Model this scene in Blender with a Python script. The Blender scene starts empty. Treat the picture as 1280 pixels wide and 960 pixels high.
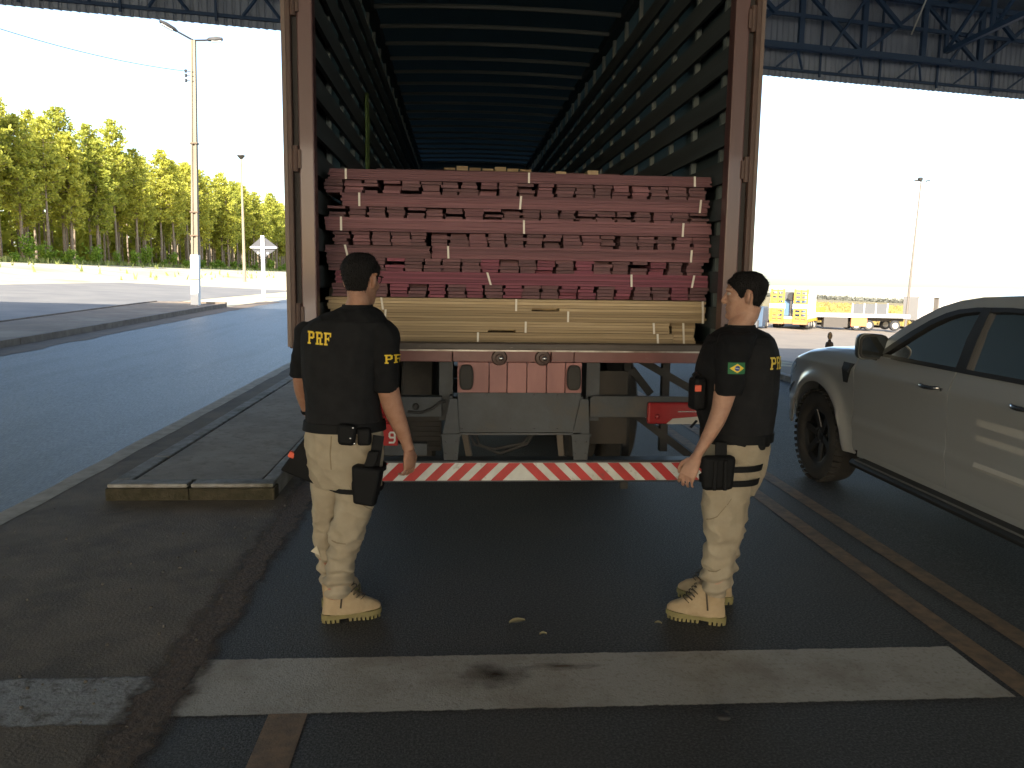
import bpy, bmesh, math, random
import numpy as np
from mathutils import Vector, Matrix, noise as mnoise

random.seed(7)
S = bpy.context.scene
COL = S.collection
R = math.radians

# ---------------------------------------------------------------- camera
cam_d = bpy.data.cameras.new('camera')
cam = bpy.data.objects.new('camera', cam_d)
COL.objects.link(cam)
cam_d.sensor_width = 36.0
cam_d.lens = 28.125
cam_d.clip_start = 0.05
cam_d.clip_end = 6000
_r = Vector((0.99753, -0.06831, 0.01436)).normalized()
_f = Vector((0.06960, 0.98870, -0.13180)).normalized()
_r = (_r - _f * _r.dot(_f)).normalized()
_u = _r.cross(_f)
cam.matrix_world = Matrix(((_r.x, _u.x, -_f.x, 0.0), (_r.y, _u.y, -_f.y, 0.0),
                           (_r.z, _u.z, -_f.z, 1.65), (0, 0, 0, 1)))
S.camera = cam

# ---------------------------------------------------------------- sky, sun, exposure
SUN_EL = 29.0
SUN_TRAVEL = Vector((0.20, 0.98, 0)).normalized()      # horizontal direction in which the light travels
world = bpy.data.worlds.new('World')
S.world = world
world.use_nodes = True
wn, wl = world.node_tree.nodes, world.node_tree.links
bg = wn['Background']
sky = wn.new('ShaderNodeTexSky')
sky.sky_type = 'NISHITA'
sky.sun_disc = False
sky.sun_elevation = R(SUN_EL)
sky.sun_rotation = math.atan2(-SUN_TRAVEL.x, -SUN_TRAVEL.y)
sky.air_density = 1.0
sky.dust_density = 2.0
wl.new(sky.outputs[0], bg.inputs[0])
wtc, wmp = wn.new('ShaderNodeTexCoord'), wn.new('ShaderNodeMapping')
wmp.inputs['Rotation'].default_value = (0, R(-2.0), 0)      # true level is tilted two degrees against the road's cross fall
wl.new(wtc.outputs['Generated'], wmp.inputs[0])
wl.new(wmp.outputs[0], sky.inputs[0])
bg.inputs[1].default_value = 0.15
sun_d = bpy.data.lights.new('sun', 'SUN')
sun_d.energy = 5.0
sun_d.angle = R(0.5)
sun_d.color = (1.0, 0.94, 0.83)
sun = bpy.data.objects.new('sun', sun_d)
COL.objects.link(sun)
_t = Vector((SUN_TRAVEL.x * math.cos(R(SUN_EL)), SUN_TRAVEL.y * math.cos(R(SUN_EL)), -math.sin(R(SUN_EL))))
sun.rotation_euler = _t.to_track_quat('-Z', 'Y').to_euler()
sun.location = (-20, -60, 40)
S.view_settings.view_transform = 'Standard'
S.view_settings.look = 'None'
S.view_settings.gamma = 1.0
S.view_settings.use_curve_mapping = False
S.view_settings.exposure = 1.62
S.cycles.max_bounces = 8
S.cycles.diffuse_bounces = 4
S.cycles.glossy_bounces = 4
S.cycles.transparent_max_bounces = 12

# ---------------------------------------------------------------- helpers
OFF = {}


class MB:
    """collects shapes for one mesh"""
    def __init__(s):
        s.v, s.f, s.m = [], [], []

    def add(s, v, f, mi=0):
        b = len(s.v)
        s.v += [tuple(p) for p in v]
        s.f += [tuple(i + b for i in q) for q in f]
        s.m += [mi] * len(f)
        return s

    def box(s, x0, x1, y0, y1, z0, z1, mi=0):
        return s.add([(x0, y0, z0), (x1, y0, z0), (x1, y1, z0), (x0, y1, z0),
                      (x0, y0, z1), (x1, y0, z1), (x1, y1, z1), (x0, y1, z1)],
                     [(0, 3, 2, 1), (4, 5, 6, 7), (0, 1, 5, 4), (1, 2, 6, 5), (2, 3, 7, 6), (3, 0, 4, 7)], mi)

    def beam(s, p, q, w, h=None, up=(0, 0, 1), mi=0):
        """square-section bar from p to q"""
        h = h or w
        p, q = Vector(p), Vector(q)
        d = (q - p).normalized()
        up = Vector(up)
        if abs(d.dot(up)) > .98:
            up = Vector((1, 0, 0)) if abs(d.x) < .9 else Vector((0, 1, 0))
        a = d.cross(up).normalized()
        b = a.cross(d).normalized()
        vs = []
        for c in (p, q):
            for i, j in ((-1, -1), (1, -1), (1, 1), (-1, 1)):
                vs.append(c + a * (i * w / 2) + b * (j * h / 2))
        return s.add(vs, [(0, 1, 2, 3), (7, 6, 5, 4), (0, 4, 5, 1), (1, 5, 6, 2), (2, 6, 7, 3), (3, 7, 4, 0)], mi)

    def loft(s, rings, cap=True, mi=0, close=True):
        n = len(rings[0])
        vs = [p for r in rings for p in r]
        fs = []
        for i in range(len(rings) - 1):
            for j in range(n if close else n - 1):
                k = (j + 1) % n
                fs.append((i * n + j, i * n + k, (i + 1) * n + k, (i + 1) * n + j))
        if cap:
            fs.append(tuple(range(n))[::-1])
            fs.append(tuple((len(rings) - 1) * n + j for j in range(n)))
        return s.add(vs, fs, mi)

    def tube(s, pts, r, n=8, cap=True, mi=0):
        pts = [Vector(p) for p in pts]
        rs = r if isinstance(r, (list, tuple)) else [r] * len(pts)
        rings = []
        ref = None
        for i, p in enumerate(pts):
            d = (pts[min(i + 1, len(pts) - 1)] - pts[max(i - 1, 0)]).normalized()
            if ref is None:
                ref = Vector((0, 0, 1)) if abs(d.z) < .9 else Vector((1, 0, 0))
            a = d.cross(ref).normalized()
            b = a.cross(d).normalized()
            ref = b
            rings.append([p + a * (math.cos(t) * rs[i]) + b * (math.sin(t) * rs[i])
                          for t in (2 * math.pi * k / n for k in range(n))])
        return s.loft(rings, cap, mi)

    def prism(s, poly, axis, a0, a1, mi=0):
        """poly: list of 2-D points; extruded along axis 'x','y','z' from a0 to a1"""
        def P(u, v, a):
            return {'x': (a, u, v), 'y': (u, a, v), 'z': (u, v, a)}[axis]
        n = len(poly)
        return s.add([P(u, v, a0) for u, v in poly] + [P(u, v, a1) for u, v in poly],
                     [tuple(range(n))[::-1], tuple(range(n, 2 * n))] +
                     [(i, (i + 1) % n, n + (i + 1) % n, n + i) for i in range(n)], mi)

    def lathe(s, prof, c, axis='x', n=32, mi=0, close=True):
        """prof: (radius, along) list revolved about an axis through c"""
        c = Vector(c)
        rings = []
        for rr, al in prof:
            ring = []
            for k in range(n):
                t = 2 * math.pi * k / n
                u, v = rr * math.cos(t), rr * math.sin(t)
                ring.append(c + Vector({'x': (al, u, v), 'y': (u, al, v), 'z': (u, v, al)}[axis]))
            rings.append(ring)
        return s.loft(rings, close, mi)


def finish(me, smooth, fix=True):
    if fix:
        bm = bmesh.new()
        bm.from_mesh(me)
        bmesh.ops.recalc_face_normals(bm, faces=bm.faces)
        bm.to_mesh(me)
        bm.free()
    if smooth:
        for p in me.polygons:
            p.use_smooth = True
        if smooth is not True:
            me.set_sharp_from_angle(angle=R(smooth))


def mesh(name, mb, mats, smooth=False, fix=True):
    me = bpy.data.meshes.new(name)
    me.from_pydata([tuple(v) for v in mb.v], [], mb.f)
    if not isinstance(mats, (list, tuple)):
        mats = [mats]
    for m in mats:
        me.materials.append(m)
    if len(mats) > 1:
        me.polygons.foreach_set('material_index', mb.m)
    finish(me, smooth, fix)
    return me


def root_off(o):
    while o.parent is not None:
        o = o.parent
    return OFF.get(o.name, Vector((0, 0, 0)))


def part(name, mb, mats, parent=None, smooth=False, bevel=0, label=None, fix=True):
    """one mesh object; mb is in world coordinates and is shifted to its root's base"""
    me = mesh(name, mb, mats, smooth, fix)
    if parent is not None:
        me.transform(Matrix.Translation(-root_off(parent)))
    o = bpy.data.objects.new(name, me)
    COL.objects.link(o)
    o.parent = parent
    if bevel:
        b = o.modifiers.new('bevel', 'BEVEL')
        b.width = bevel
        b.segments = 2
        b.limit_method = 'ANGLE'
        b.angle_limit = R(40)
    if label:
        o['label'] = label
    return o


def tag(o, label, cat, group=None, kind=None):
    o['label'] = label
    o['category'] = cat
    if group:
        o['group'] = group
    if kind:
        o['kind'] = kind
    return o


def thing(name, label, cat, loc=(0, 0, 0), group=None):
    o = bpy.data.objects.new(name, None)
    o.empty_display_size = .2
    COL.objects.link(o)
    o.location = loc
    OFF[o.name] = Vector(loc)
    return tag(o, label, cat, group)


def struct(name, mb, mats, smooth=False, label=None, cat=None, parent=None):
    o = part(name, mb, mats, parent, smooth)
    if parent is None:
        o['kind'] = 'structure'
        if label:
            o['label'] = label
        o['category'] = cat or name.replace('_', ' ')
    return o


def copy_tree(o, parent=None):
    c = o.copy()
    COL.objects.link(c)
    c.parent = parent
    for ch in o.children:
        copy_tree(ch, c)
    return c


# ---------------------------------------------------------------- materials
MATS = {}


def mat(name, col, rough=.8, metal=0., col2=None, scale=6., detail=4., lo=.35, hi=.65, bump=0., bscale=60.,
        spec=.5, coat=0., trans=0., stretch=(1, 1, 1), col3=None, scale3=1.5, lo3=.5, hi3=.7, rough2=None, emis=None, sub=0.):
    if name in MATS:
        return MATS[name]
    m = bpy.data.materials.new(name)
    m.use_nodes = True
    n, l = m.node_tree.nodes, m.node_tree.links
    b = n['Principled BSDF']
    b.inputs['Base Color'].default_value = (*col, 1)
    b.inputs['Roughness'].default_value = rough
    b.inputs['Metallic'].default_value = metal
    b.inputs['Specular IOR Level'].default_value = spec
    b.inputs['Coat Weight'].default_value = coat
    b.inputs['Coat Roughness'].default_value = .06
    if sub:
        b.inputs['Subsurface Weight'].default_value = sub
        b.inputs['Subsurface Radius'].default_value = (.01, .004, .002)
    tc = n.new('ShaderNodeTexCoord')
    mp = n.new('ShaderNodeMapping')
    mp.inputs['Scale'].default_value = stretch
    l.new(tc.outputs['Object'], mp.inputs[0])
    cur = None
    if col2:
        t = n.new('ShaderNodeTexNoise')
        t.inputs['Scale'].default_value = scale
        t.inputs['Detail'].default_value = detail
        t.inputs['Roughness'].default_value = .62
        l.new(mp.outputs[0], t.inputs[0])
        rp = n.new('ShaderNodeValToRGB')
        rp.color_ramp.elements[0].position = lo
        rp.color_ramp.elements[1].position = hi
        rp.color_ramp.elements[0].color = (*col, 1)
        rp.color_ramp.elements[1].color = (*col2, 1)
        l.new(t.outputs[0], rp.inputs[0])
        cur = rp.outputs[0]
        if rough2 is not None:
            rr = n.new('ShaderNodeMapRange')
            rr.inputs['From Min'].default_value = lo
            rr.inputs['From Max'].default_value = hi
            rr.inputs['To Min'].default_value = rough
            rr.inputs['To Max'].default_value = rough2
            l.new(t.outputs[0], rr.inputs[0])
            l.new(rr.outputs[0], b.inputs['Roughness'])
    if col3:
        t3 = n.new('ShaderNodeTexNoise')
        t3.inputs['Scale'].default_value = scale3
        t3.inputs['Detail'].default_value = 5
        t3.inputs['Roughness'].default_value = .65
        l.new(mp.outputs[0], t3.inputs[0])
        r3 = n.new('ShaderNodeMapRange')
        r3.inputs['From Min'].default_value = lo3
        r3.inputs['From Max'].default_value = hi3
        l.new(t3.outputs[0], r3.inputs[0])
        mx = n.new('ShaderNodeMix')
        mx.data_type = 'RGBA'
        l.new(r3.outputs[0], mx.inputs['Factor'])
        if cur:
            l.new(cur, mx.inputs['A'])
        else:
            mx.inputs['A'].default_value = (*col, 1)
        mx.inputs['B'].default_value = (*col3, 1)
        cur = mx.outputs['Result']
    if cur:
        l.new(cur, b.inputs['Base Color'])
    if bump:
        t = n.new('ShaderNodeTexNoise')
        t.inputs['Scale'].default_value = bscale
        t.inputs['Detail'].default_value = 4
        l.new(mp.outputs[0], t.inputs[0])
        bp = n.new('ShaderNodeBump')
        bp.inputs['Strength'].default_value = 1.0
        bp.inputs['Distance'].default_value = bump
        l.new(t.outputs[0], bp.inputs['Height'])
        l.new(bp.outputs[0], b.inputs['Normal'])
    if emis:
        b.inputs['Emission Color'].default_value = (*emis, 1)
        b.inputs['Emission Strength'].default_value = 1
    MATS[name] = m
    return m


def leaf_mat(name, col, col2, trans=.35):
    """foliage: every clump its own tint, some light passing through the needles"""
    m = bpy.data.materials.new(name)
    m.use_nodes = True
    n, l = m.node_tree.nodes, m.node_tree.links
    b = n['Principled BSDF']
    b.inputs['Roughness'].default_value = .6
    b.inputs['Specular IOR Level'].default_value = .25
    g = n.new('ShaderNodeNewGeometry')
    oi = n.new('ShaderNodeObjectInfo')
    ad = n.new('ShaderNodeMath')
    ad.operation = 'MULTIPLY_ADD'
    l.new(oi.outputs['Random'], ad.inputs[0])
    ad.inputs[1].default_value = .45
    ml = n.new('ShaderNodeMath')
    ml.operation = 'MULTIPLY'
    l.new(g.outputs['Random Per Island'], ml.inputs[0])
    ml.inputs[1].default_value = .55
    l.new(ml.outputs[0], ad.inputs[2])
    mx = n.new('ShaderNodeMix')
    mx.data_type = 'RGBA'
    mx.inputs['A'].default_value = (*col, 1)
    mx.inputs['B'].default_value = (*col2, 1)
    l.new(ad.outputs[0], mx.inputs['Factor'])
    l.new(mx.outputs['Result'], b.inputs['Base Color'])
    tr = n.new('ShaderNodeBsdfTranslucent')
    l.new(mx.outputs['Result'], tr.inputs[0])
    ms = n.new('ShaderNodeMixShader')
    ms.inputs[0].default_value = trans
    l.new(b.outputs[0], ms.inputs[1])
    l.new(tr.outputs[0], ms.inputs[2])
    l.new(ms.outputs[0], n['Material Output'].inputs[0])
    MATS[name] = m
    return m


def glass_mat(name, tint, refl_rough=.02, clear=.35):
    m = bpy.data.materials.new(name)
    m.use_nodes = True
    n, l = m.node_tree.nodes, m.node_tree.links
    for x in list(n):
        if x.type == 'BSDF_PRINCIPLED':
            n.remove(x)
    tr = n.new('ShaderNodeBsdfTransparent')
    tr.inputs[0].default_value = (*tint, 1)
    gl = n.new('ShaderNodeBsdfGlossy')
    gl.inputs['Roughness'].default_value = refl_rough
    fr = n.new('ShaderNodeFresnel')
    fr.inputs[0].default_value = 1.52
    ms = n.new('ShaderNodeMixShader')
    l.new(fr.outputs[0], ms.inputs[0])
    l.new(tr.outputs[0], ms.inputs[1])
    l.new(gl.outputs[0], ms.inputs[2])
    l.new(ms.outputs[0], n['Material Output'].inputs[0])
    MATS[name] = m
    return m


def wood_mat(name, a, b, c):
    """sawn boards: grain along the longest axis, tint by board"""
    m = bpy.data.materials.new(name)
    m.use_nodes = True
    n, l = m.node_tree.nodes, m.node_tree.links
    p = n['Principled BSDF']
    p.inputs['Roughness'].default_value = .75
    tc = n.new('ShaderNodeTexCoord')
    oi = n.new('ShaderNodeObjectInfo')
    mp = n.new('ShaderNodeMapping')
    mp.inputs['Scale'].default_value = (2.2, 30, 90)
    ad = n.new('ShaderNodeVectorMath')
    ad.operation = 'ADD'
    l.new(tc.outputs['Object'], ad.inputs[0])
    l.new(oi.outputs['Random'], ad.inputs[1])
    l.new(ad.outputs[0], mp.inputs[0])
    t = n.new('ShaderNodeTexNoise')
    t.inputs['Scale'].default_value = 1.6
    t.inputs['Detail'].default_value = 5
    l.new(mp.outputs[0], t.inputs[0])
    rp = n.new('ShaderNodeValToRGB')
    rp.color_ramp.elements[0].position = .3
    rp.color_ramp.elements[1].position = .7
    rp.color_ramp.elements[0].color = (*a, 1)
    rp.color_ramp.elements[1].color = (*b, 1)
    l.new(t.outputs[0], rp.inputs[0])
    mx = n.new('ShaderNodeMix')
    mx.data_type = 'RGBA'
    ml = n.new('ShaderNodeMath')
    ml.operation = 'MULTIPLY'
    ml.inputs[1].default_value = .9
    l.new(oi.outputs['Random'], ml.inputs[0])
    l.new(ml.outputs[0], mx.inputs['Factor'])
    l.new(rp.outputs[0], mx.inputs['A'])
    mx.inputs['B'].default_value = (*c, 1)
    l.new(mx.outputs['Result'], p.inputs['Base Color'])
    bp = n.new('ShaderNodeBump')
    bp.inputs['Distance'].default_value = .0015
    l.new(t.outputs[0], bp.inputs['Height'])
    l.new(bp.outputs[0], p.inputs['Normal'])
    MATS[name] = m
    return m



def worn_alpha(m, gain, noise_amt, bias, axis='y', scale=14., sharp=3.):
    """lets paint or dirt thin out towards its long edges and in worn spots"""
    n, l = m.node_tree.nodes, m.node_tree.links
    b = n['Principled BSDF']
    tc = n.new('ShaderNodeTexCoord')
    sp = n.new('ShaderNodeSeparateXYZ')
    l.new(tc.outputs['Generated'], sp.inputs[0])

    def mth(op, a, c, clamp=False):
        k = n.new('ShaderNodeMath')
        k.operation = op
        k.use_clamp = clamp
        for i, v in enumerate((a, c)):
            if isinstance(v, (int, float)):
                k.inputs[i].default_value = v
            elif v is not None:
                l.new(v, k.inputs[i])
        return k.outputs[0]
    g = sp.outputs['Y' if axis == 'y' else 'X']
    e = mth('MINIMUM', g, mth('SUBTRACT', 1.0, g))
    t = n.new('ShaderNodeTexNoise')
    t.inputs['Scale'].default_value = scale
    t.inputs['Detail'].default_value = 7
    t.inputs['Roughness'].default_value = .7
    l.new(tc.outputs['Object'], t.inputs[0])
    v = mth('ADD', mth('MULTIPLY', e, gain), mth('ADD', mth('MULTIPLY', t.outputs[0], noise_amt), bias))
    l.new(mth('MULTIPLY', v, sharp, True), b.inputs['Alpha'])
    return m


def tarp_mat(name, col, glow):
    """thin woven tarpaulin, translucency added to brighten the trailer inside"""
    m = bpy.data.materials.new(name)
    m.use_nodes = True
    n, l = m.node_tree.nodes, m.node_tree.links
    b = n['Principled BSDF']
    b.inputs['Base Color'].default_value = (*col, 1)
    b.inputs['Roughness'].default_value = .6
    tr = n.new('ShaderNodeBsdfTranslucent')
    tr.inputs[0].default_value = (*glow, 1)
    ms = n.new('ShaderNodeMixShader')
    ms.inputs[0].default_value = .5
    l.new(b.outputs[0], ms.inputs[1])
    l.new(tr.outputs[0], ms.inputs[2])
    l.new(ms.outputs[0], n['Material Output'].inputs[0])
    MATS[name] = m
    return m


M_ASPHALT = mat('asphalt', (.028, .0282, .028), .82, col2=(.105, .104, .099), scale=95, detail=3, lo=.42, hi=.80, bump=.010, bscale=130,
                col3=(.064, .056, .047), scale3=.55, lo3=.50, hi3=.80, rough2=.55)
M_ASPHALT_WORN = mat('worn_asphalt', (.060, .064, .070), .55, col2=(.095, .098, .102), scale=40, bump=.004, bscale=90,
                     col3=(.020, .019, .019), scale3=.45, lo3=.46, hi3=.72, rough2=.40, stretch=(2.2, .30, 1))
M_DIRTY = mat('dirty_concrete', (.185, .152, .114), .92, col2=(.115, .097, .075), scale=2.6, bump=.005, bscale=70,
              col3=(.21, .168, .12), scale3=7, lo3=.5, hi3=.8)
M_KERB = mat('kerb_concrete', (.30, .30, .29), .85, col2=(.19, .18, .165), scale=9, bump=.004, bscale=60,
             col3=(.07, .065, .04), scale3=3, lo3=.52, hi3=.75)
M_SLAB = mat('slab_concrete', (.34, .30, .25), .88, col2=(.25, .22, .185), scale=2.4, bump=.003, col3=(.20,.17,.14), scale3=12, bscale=90)
M_MOSS = mat('mossy_kerb_face', (.028, .026, .012), .95, col2=(.058, .048, .030), scale=14, bump=.008, bscale=45)
M_WHITELINE = mat('worn_white_paint', (.43, .41, .36), .8, col2=(.25, .225, .185), scale=48, detail=6, lo=.52, hi=.78, bump=.004, bscale=130,
                  col3=(.22, .175, .125), scale3=2.0, lo3=.46, hi3=.80)
M_WHITEFADE = mat('faded_white_paint', (.33, .33, .32), .9, col2=(.11, .095, .075), scale=16, lo=.48, hi=.72, bump=.005,
                  bscale=70)
worn_alpha(M_WHITELINE, 14, 1.0, -.42, 'y', 16)
worn_alpha(M_WHITEFADE, 9, 1.7, -.80, 'y', 10, 2)
M_EDGELINE = mat('dusty_edge_line', (.50, .455, .375), .85, col2=(.34, .30, .24), scale=6)
M_YELLOW = mat('worn_yellow_paint', (.27, .175, .10), .8, col2=(.15, .105, .07), scale=12, bump=.003, bscale=130)
M_SAND = mat('dry_ground', (.52, .46, .33), .95, col2=(.40, .35, .22), scale=.25, bump=.03, bscale=3,
             col3=(.30, .33, .10), scale3=.12, lo3=.55, hi3=.72)
M_YARD = mat('yard_paving', (.215, .175, .13), .9, col2=(.18, .145, .11), scale=.6)
M_FIELD = mat('ripe_crop', (.22, .165, .075), .95, col2=(.17, .145, .06), scale=.5, bump=.15, bscale=2,
              stretch=(1, 1, 1), col3=(.26, .20, .10), scale3=.03)
M_FARGREEN = mat('far_green', (.10, .12, .09), .95, col2=(.15, .17, .11), scale=.2)
# ---------------------------------------------------------------- ground
def ss(a, b, v):
    t = min(1.0, max(0.0, (v - a) / (b - a)))
    return t * t * (3 - 2 * t)


def zg(x, y):
    """height of the terrain: the station lies on a road with a slight cross fall"""
    z = -0.012 * min(4, max(0, x - 2.5))
    z += -0.035 * min(420, max(-130, x)) * ss(8, 40, y)
    z += -1.3 * ss(12, 32, y) * ss(5.9, 11, x)
    z += 0.9 * ss(26, 42, -x) * ss(35, 55, y)
    return z


def sheet(mb, xs, ys, dz, wob=0.):
    """a grid draped over the terrain; xs may be functions of y"""
    n = len(xs)
    vs = []
    for y in ys:
        for i, x in enumerate(xs):
            X = x(y) if callable(x) else x
            if wob and i in (0, n - 1):
                X += wob * (mnoise.noise((X * 3.1, y * 1.7, 4.2)) + .6 * mnoise.noise((X, y * 7.1, 1.2)))
            vs.append((X, y, zg(X, y) + dz))
    fs = [(j * n + i, j * n + i + 1, (j + 1) * n + i + 1, (j + 1) * n + i) for j in range(len(ys) - 1) for i in range(n - 1)]
    return mb.add(vs, fs)


def lin(a, b, n):
    return [a + (b - a) * i / n for i in range(n + 1)]


gx = [-3000, -1500, -700, -400, -250, -180, -130] + lin(-110, -50, 10) + lin(-48, -14, 17) + lin(-13, 14, 54) + lin(15, 60, 23) + \
     lin(65, 140, 10) + [180, 230, 300, 420, 600, 900, 1500, 3000]
gy = [-400, -150, -60] + lin(-40, -4, 9) + lin(-3, 60, 84) + lin(62, 140, 26) + lin(150, 400, 18) + [450, 520, 650, 900, 1400, 2200, 3500]
struct('ground', sheet(MB(), gx, gy, -.012), M_SAND, True, 'pale dry sandy ground with patches of grass', 'ground')

yr = [-140, -110, -80, -60, -40] + lin(-24, 46, 140)
struct('road', sheet(MB(), [-1.14, 0, 1, 2, 2.5, 3.5, 4.6, 5.66], yr, 0), M_ASPHALT, True,
       'dark asphalt lane under the canopy', 'road')
struct('side_road', sheet(MB(), [-9.1, -7.5, -6, -4.5, -3.3, -2.9], yr, 0), M_ASPHALT_WORN, True,
       'smooth bluish asphalt road beside the raised island', 'road')
struct('shoulder', sheet(MB(), [-2.96, -2.2, -1.7, -1.14], [-140, -100, -70, -45] + lin(-24, 46, 280), .001), M_DIRTY, True,
       'brown dirt covered concrete strip between the two roads', 'shoulder')
struct('far_road', sheet(MB(), [-25, -22, -19, -16, -12.1], [-140, -100, -70, -45] + lin(-24, 62, 86), 0), mat(
    'dusty_far_road', (.20, .185, .165), .85, col2=(.15, .14, .13), scale=.6), True,
       'dusty pale road beyond the dirt island', 'road')
struct('gutter', sheet(MB(), [-9.32, -8.9, -8.55], lin(-10, 40, 100), .006, .12), mat(
    'gutter_dirt', (.17, .125, .085), .95, col2=(.12, .09, .065), scale=3), True, 'brown dirt lying in the gutter of the road', 'gutter')
struct('yard', sheet(MB(), [5.82, 8, 11, 14, 18, 24, 32, 44, 60], [-140, -100, -70, -45] + lin(-24, 80, 104), .0), M_YARD, True,
       'pale sunlit yard where the trailers are parked', 'yard')

# joint of dirt along the concrete edge
struct('dirt_joint', sheet(MB(), [-1.32, -1.2, -1.1, -.97], lin(1.5, 9, 80), .006), worn_alpha(mat(
    'joint_dirt', (.120, .082, .056), .95, col2=(.070, .052, .040), scale=22, bump=.01, bscale=60), 2.2, 1.5, -1.05, 'x', 7, 2.2), True,
       'line of reddish dirt along the joint of the lane', 'dirt')

# painted markings
def marking(name, label, mb, m):
    o = struct(name, mb, m, True, label, 'road marking')
    return o


marking('stop_line', 'wide worn white line painted across the lane', sheet(
    MB(), [lambda y: -1.09 + (y - 2.9) * .06, -.5, 0, .5, 1, 1.5, 2, 2.26], lin(2.88, 3.335, 40), .003, .010), M_WHITELINE)
marking('stop_line_stub', 'faded rough white line on the dirty concrete strip', sheet(
    MB(), [-2.87, -2.3, -1.8, -1.20], lin(2.83, 3.20, 24), .004, .05), M_WHITEFADE)
marking('centre_line', 'dull yellow line of the double centre marking nearer the stop line', sheet(
    MB(), [2.29, 2.41], lin(-2, 40, 120), .003), M_YELLOW)
marking('centre_line', 'dull yellow line of the double centre marking nearer the pickup', sheet(
    MB(), [2.60, 2.72], lin(-2, 40, 120), .003), M_YELLOW)
marking('lane_line', 'short dull yellow line ending at the white stop line', sheet(
    MB(), [-.70, -.555], lin(-1, 2.885, 60), .0035), M_YELLOW)
marking('edge_line', 'dusty cream edge line along the side road', sheet(
    MB(), [-3.12, -2.95], lin(-4, 36, 160), .004, .02), M_EDGELINE)

# ---------------------------------------------------------------- raised islands and kerbs
isl = thing('traffic_island', 'low concrete traffic island with mossy end beside the lane', 'traffic island', (-1.93, 5.84, 0))
mb = MB()
ys = lin(6.0, 34, 70)
sheet(mb, [-2.38, -1.9, -1.46], ys, .116)
part('slab', mb, M_SLAB, isl, True)
prev = 5.84
k = 0
while prev < 33:
    L = 1.0 if k else .9
    y_in = .15 if k == 0 else 0
    for (x0, x1, nm) in ((-2.54, -2.385, 'kerb_stone'), (-1.455, -1.33, 'kerb_stone')):
        mb = MB()
        a, b = prev + y_in + .004, prev + L - .004
        j = random.uniform(-.006, .006)
        za, zb = zg(x0, a), zg(x0, b)
        mb.add([(x0 + j, a, za - .02), (x1 + j, a, za - .02), (x1 + j, b, zb - .02), (x0 + j, b, zb - .02),
                (x0 + j + .012, a, za + .124 + j), (x1 + j - .012, a, za + .124 + j), (x1 + j - .012, b, zb + .124), (x0 + j + .012, b, zb + .124)],
               [(0, 3, 2, 1), (4, 5, 6, 7), (0, 1, 5, 4), (1, 2, 6, 5), (2, 3, 7, 6), (3, 0, 4, 7)])
        part(nm, mb, M_KERB, isl, bevel=.012)
    prev += L
    k += 1
for x0, x1 in ((-2.54, -1.948), (-1.945, -1.33)):
    mb = MB()
    mb.box(x0 + .01, x1 - .01, 5.848, 5.99, 0.090, .121)
    part('kerb_stone', mb, M_KERB, isl, bevel=.012)
    mb = MB()
    mb.box(x0, x1, 5.838, 5.986, -.02, .090)
    part('kerb_face', mb, M_MOSS, isl, bevel=.01)

isl2 = thing('dirt_island', 'long brown earth island carrying the tall lamp post', 'traffic island', (-10.6, 20, zg(-10.6, 20)))
mb = MB()
sheet(mb, [-12.0, -11, -10, -9.45], lin(-6, 33.2, 70), .12)
part('earth', mb, mat('island_earth', (.22, .16, .11), .95, col2=(.16, .12, .085), scale=1.5, col3=(.30, .25, .18), scale3=.4), isl2, True)
y = -6.
while y < 33:
    for x0, x1 in ((-9.45, -9.32), (-12.12, -12.0)):
        mb = MB()
        za, zb = zg(x0, y), zg(x0, y + 1.38)
        mb.add([(x0, y, za - .05), (x1, y, za - .05), (x1, y + 1.38, zb - .05), (x0, y + 1.38, zb - .05),
                (x0, y, za + .15), (x1, y, za + .15), (x1, y + 1.38, zb + .15), (x0, y + 1.38, zb + .15)],
               [(0, 3, 2, 1), (4, 5, 6, 7), (0, 1, 5, 4), (1, 2, 6, 5), (2, 3, 7, 6), (3, 0, 4, 7)])
        part('kerb_stone', mb, mat('earthy_kerb', (.20, .16, .12), .95, col2=(.13, .10, .08), scale=4), isl2)
    y += 1.4
mb = MB()
mb.box(-12.12, -9.32, 33.2, 33.4, zg(-10.6, 33) - .15, zg(-10.6, 33) + .17)
part('kerb_end', mb, MATS['earthy_kerb'], isl2)

kb = thing('yard_kerb', 'thin concrete kerb between the pickup lane and the pale yard', 'kerb', (5.74, 10, 0))
y = -2.
while y < 30:
    mb = MB()
    za, zb = zg(5.7, y), zg(5.7, y + .98)
    mb.add([(5.66, y, za - .05), (5.81, y, za - .05), (5.81, y + .98, zb - .05), (5.66, y + .98, zb - .05),
            (5.66, y, za + .10), (5.81, y, za + .10), (5.81, y + .98, zb + .10), (5.66, y + .98, zb + .10)],
           [(0, 3, 2, 1), (4, 5, 6, 7), (0, 1, 5, 4), (1, 2, 6, 5), (2, 3, 7, 6), (3, 0, 4, 7)])
    part('kerb_stone', mb, M_KERB, kb)
    y += 1.0

# ---------------------------------------------------------------- canopy
def eave_y(x):
    return 19.7 + .205 * x


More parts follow.
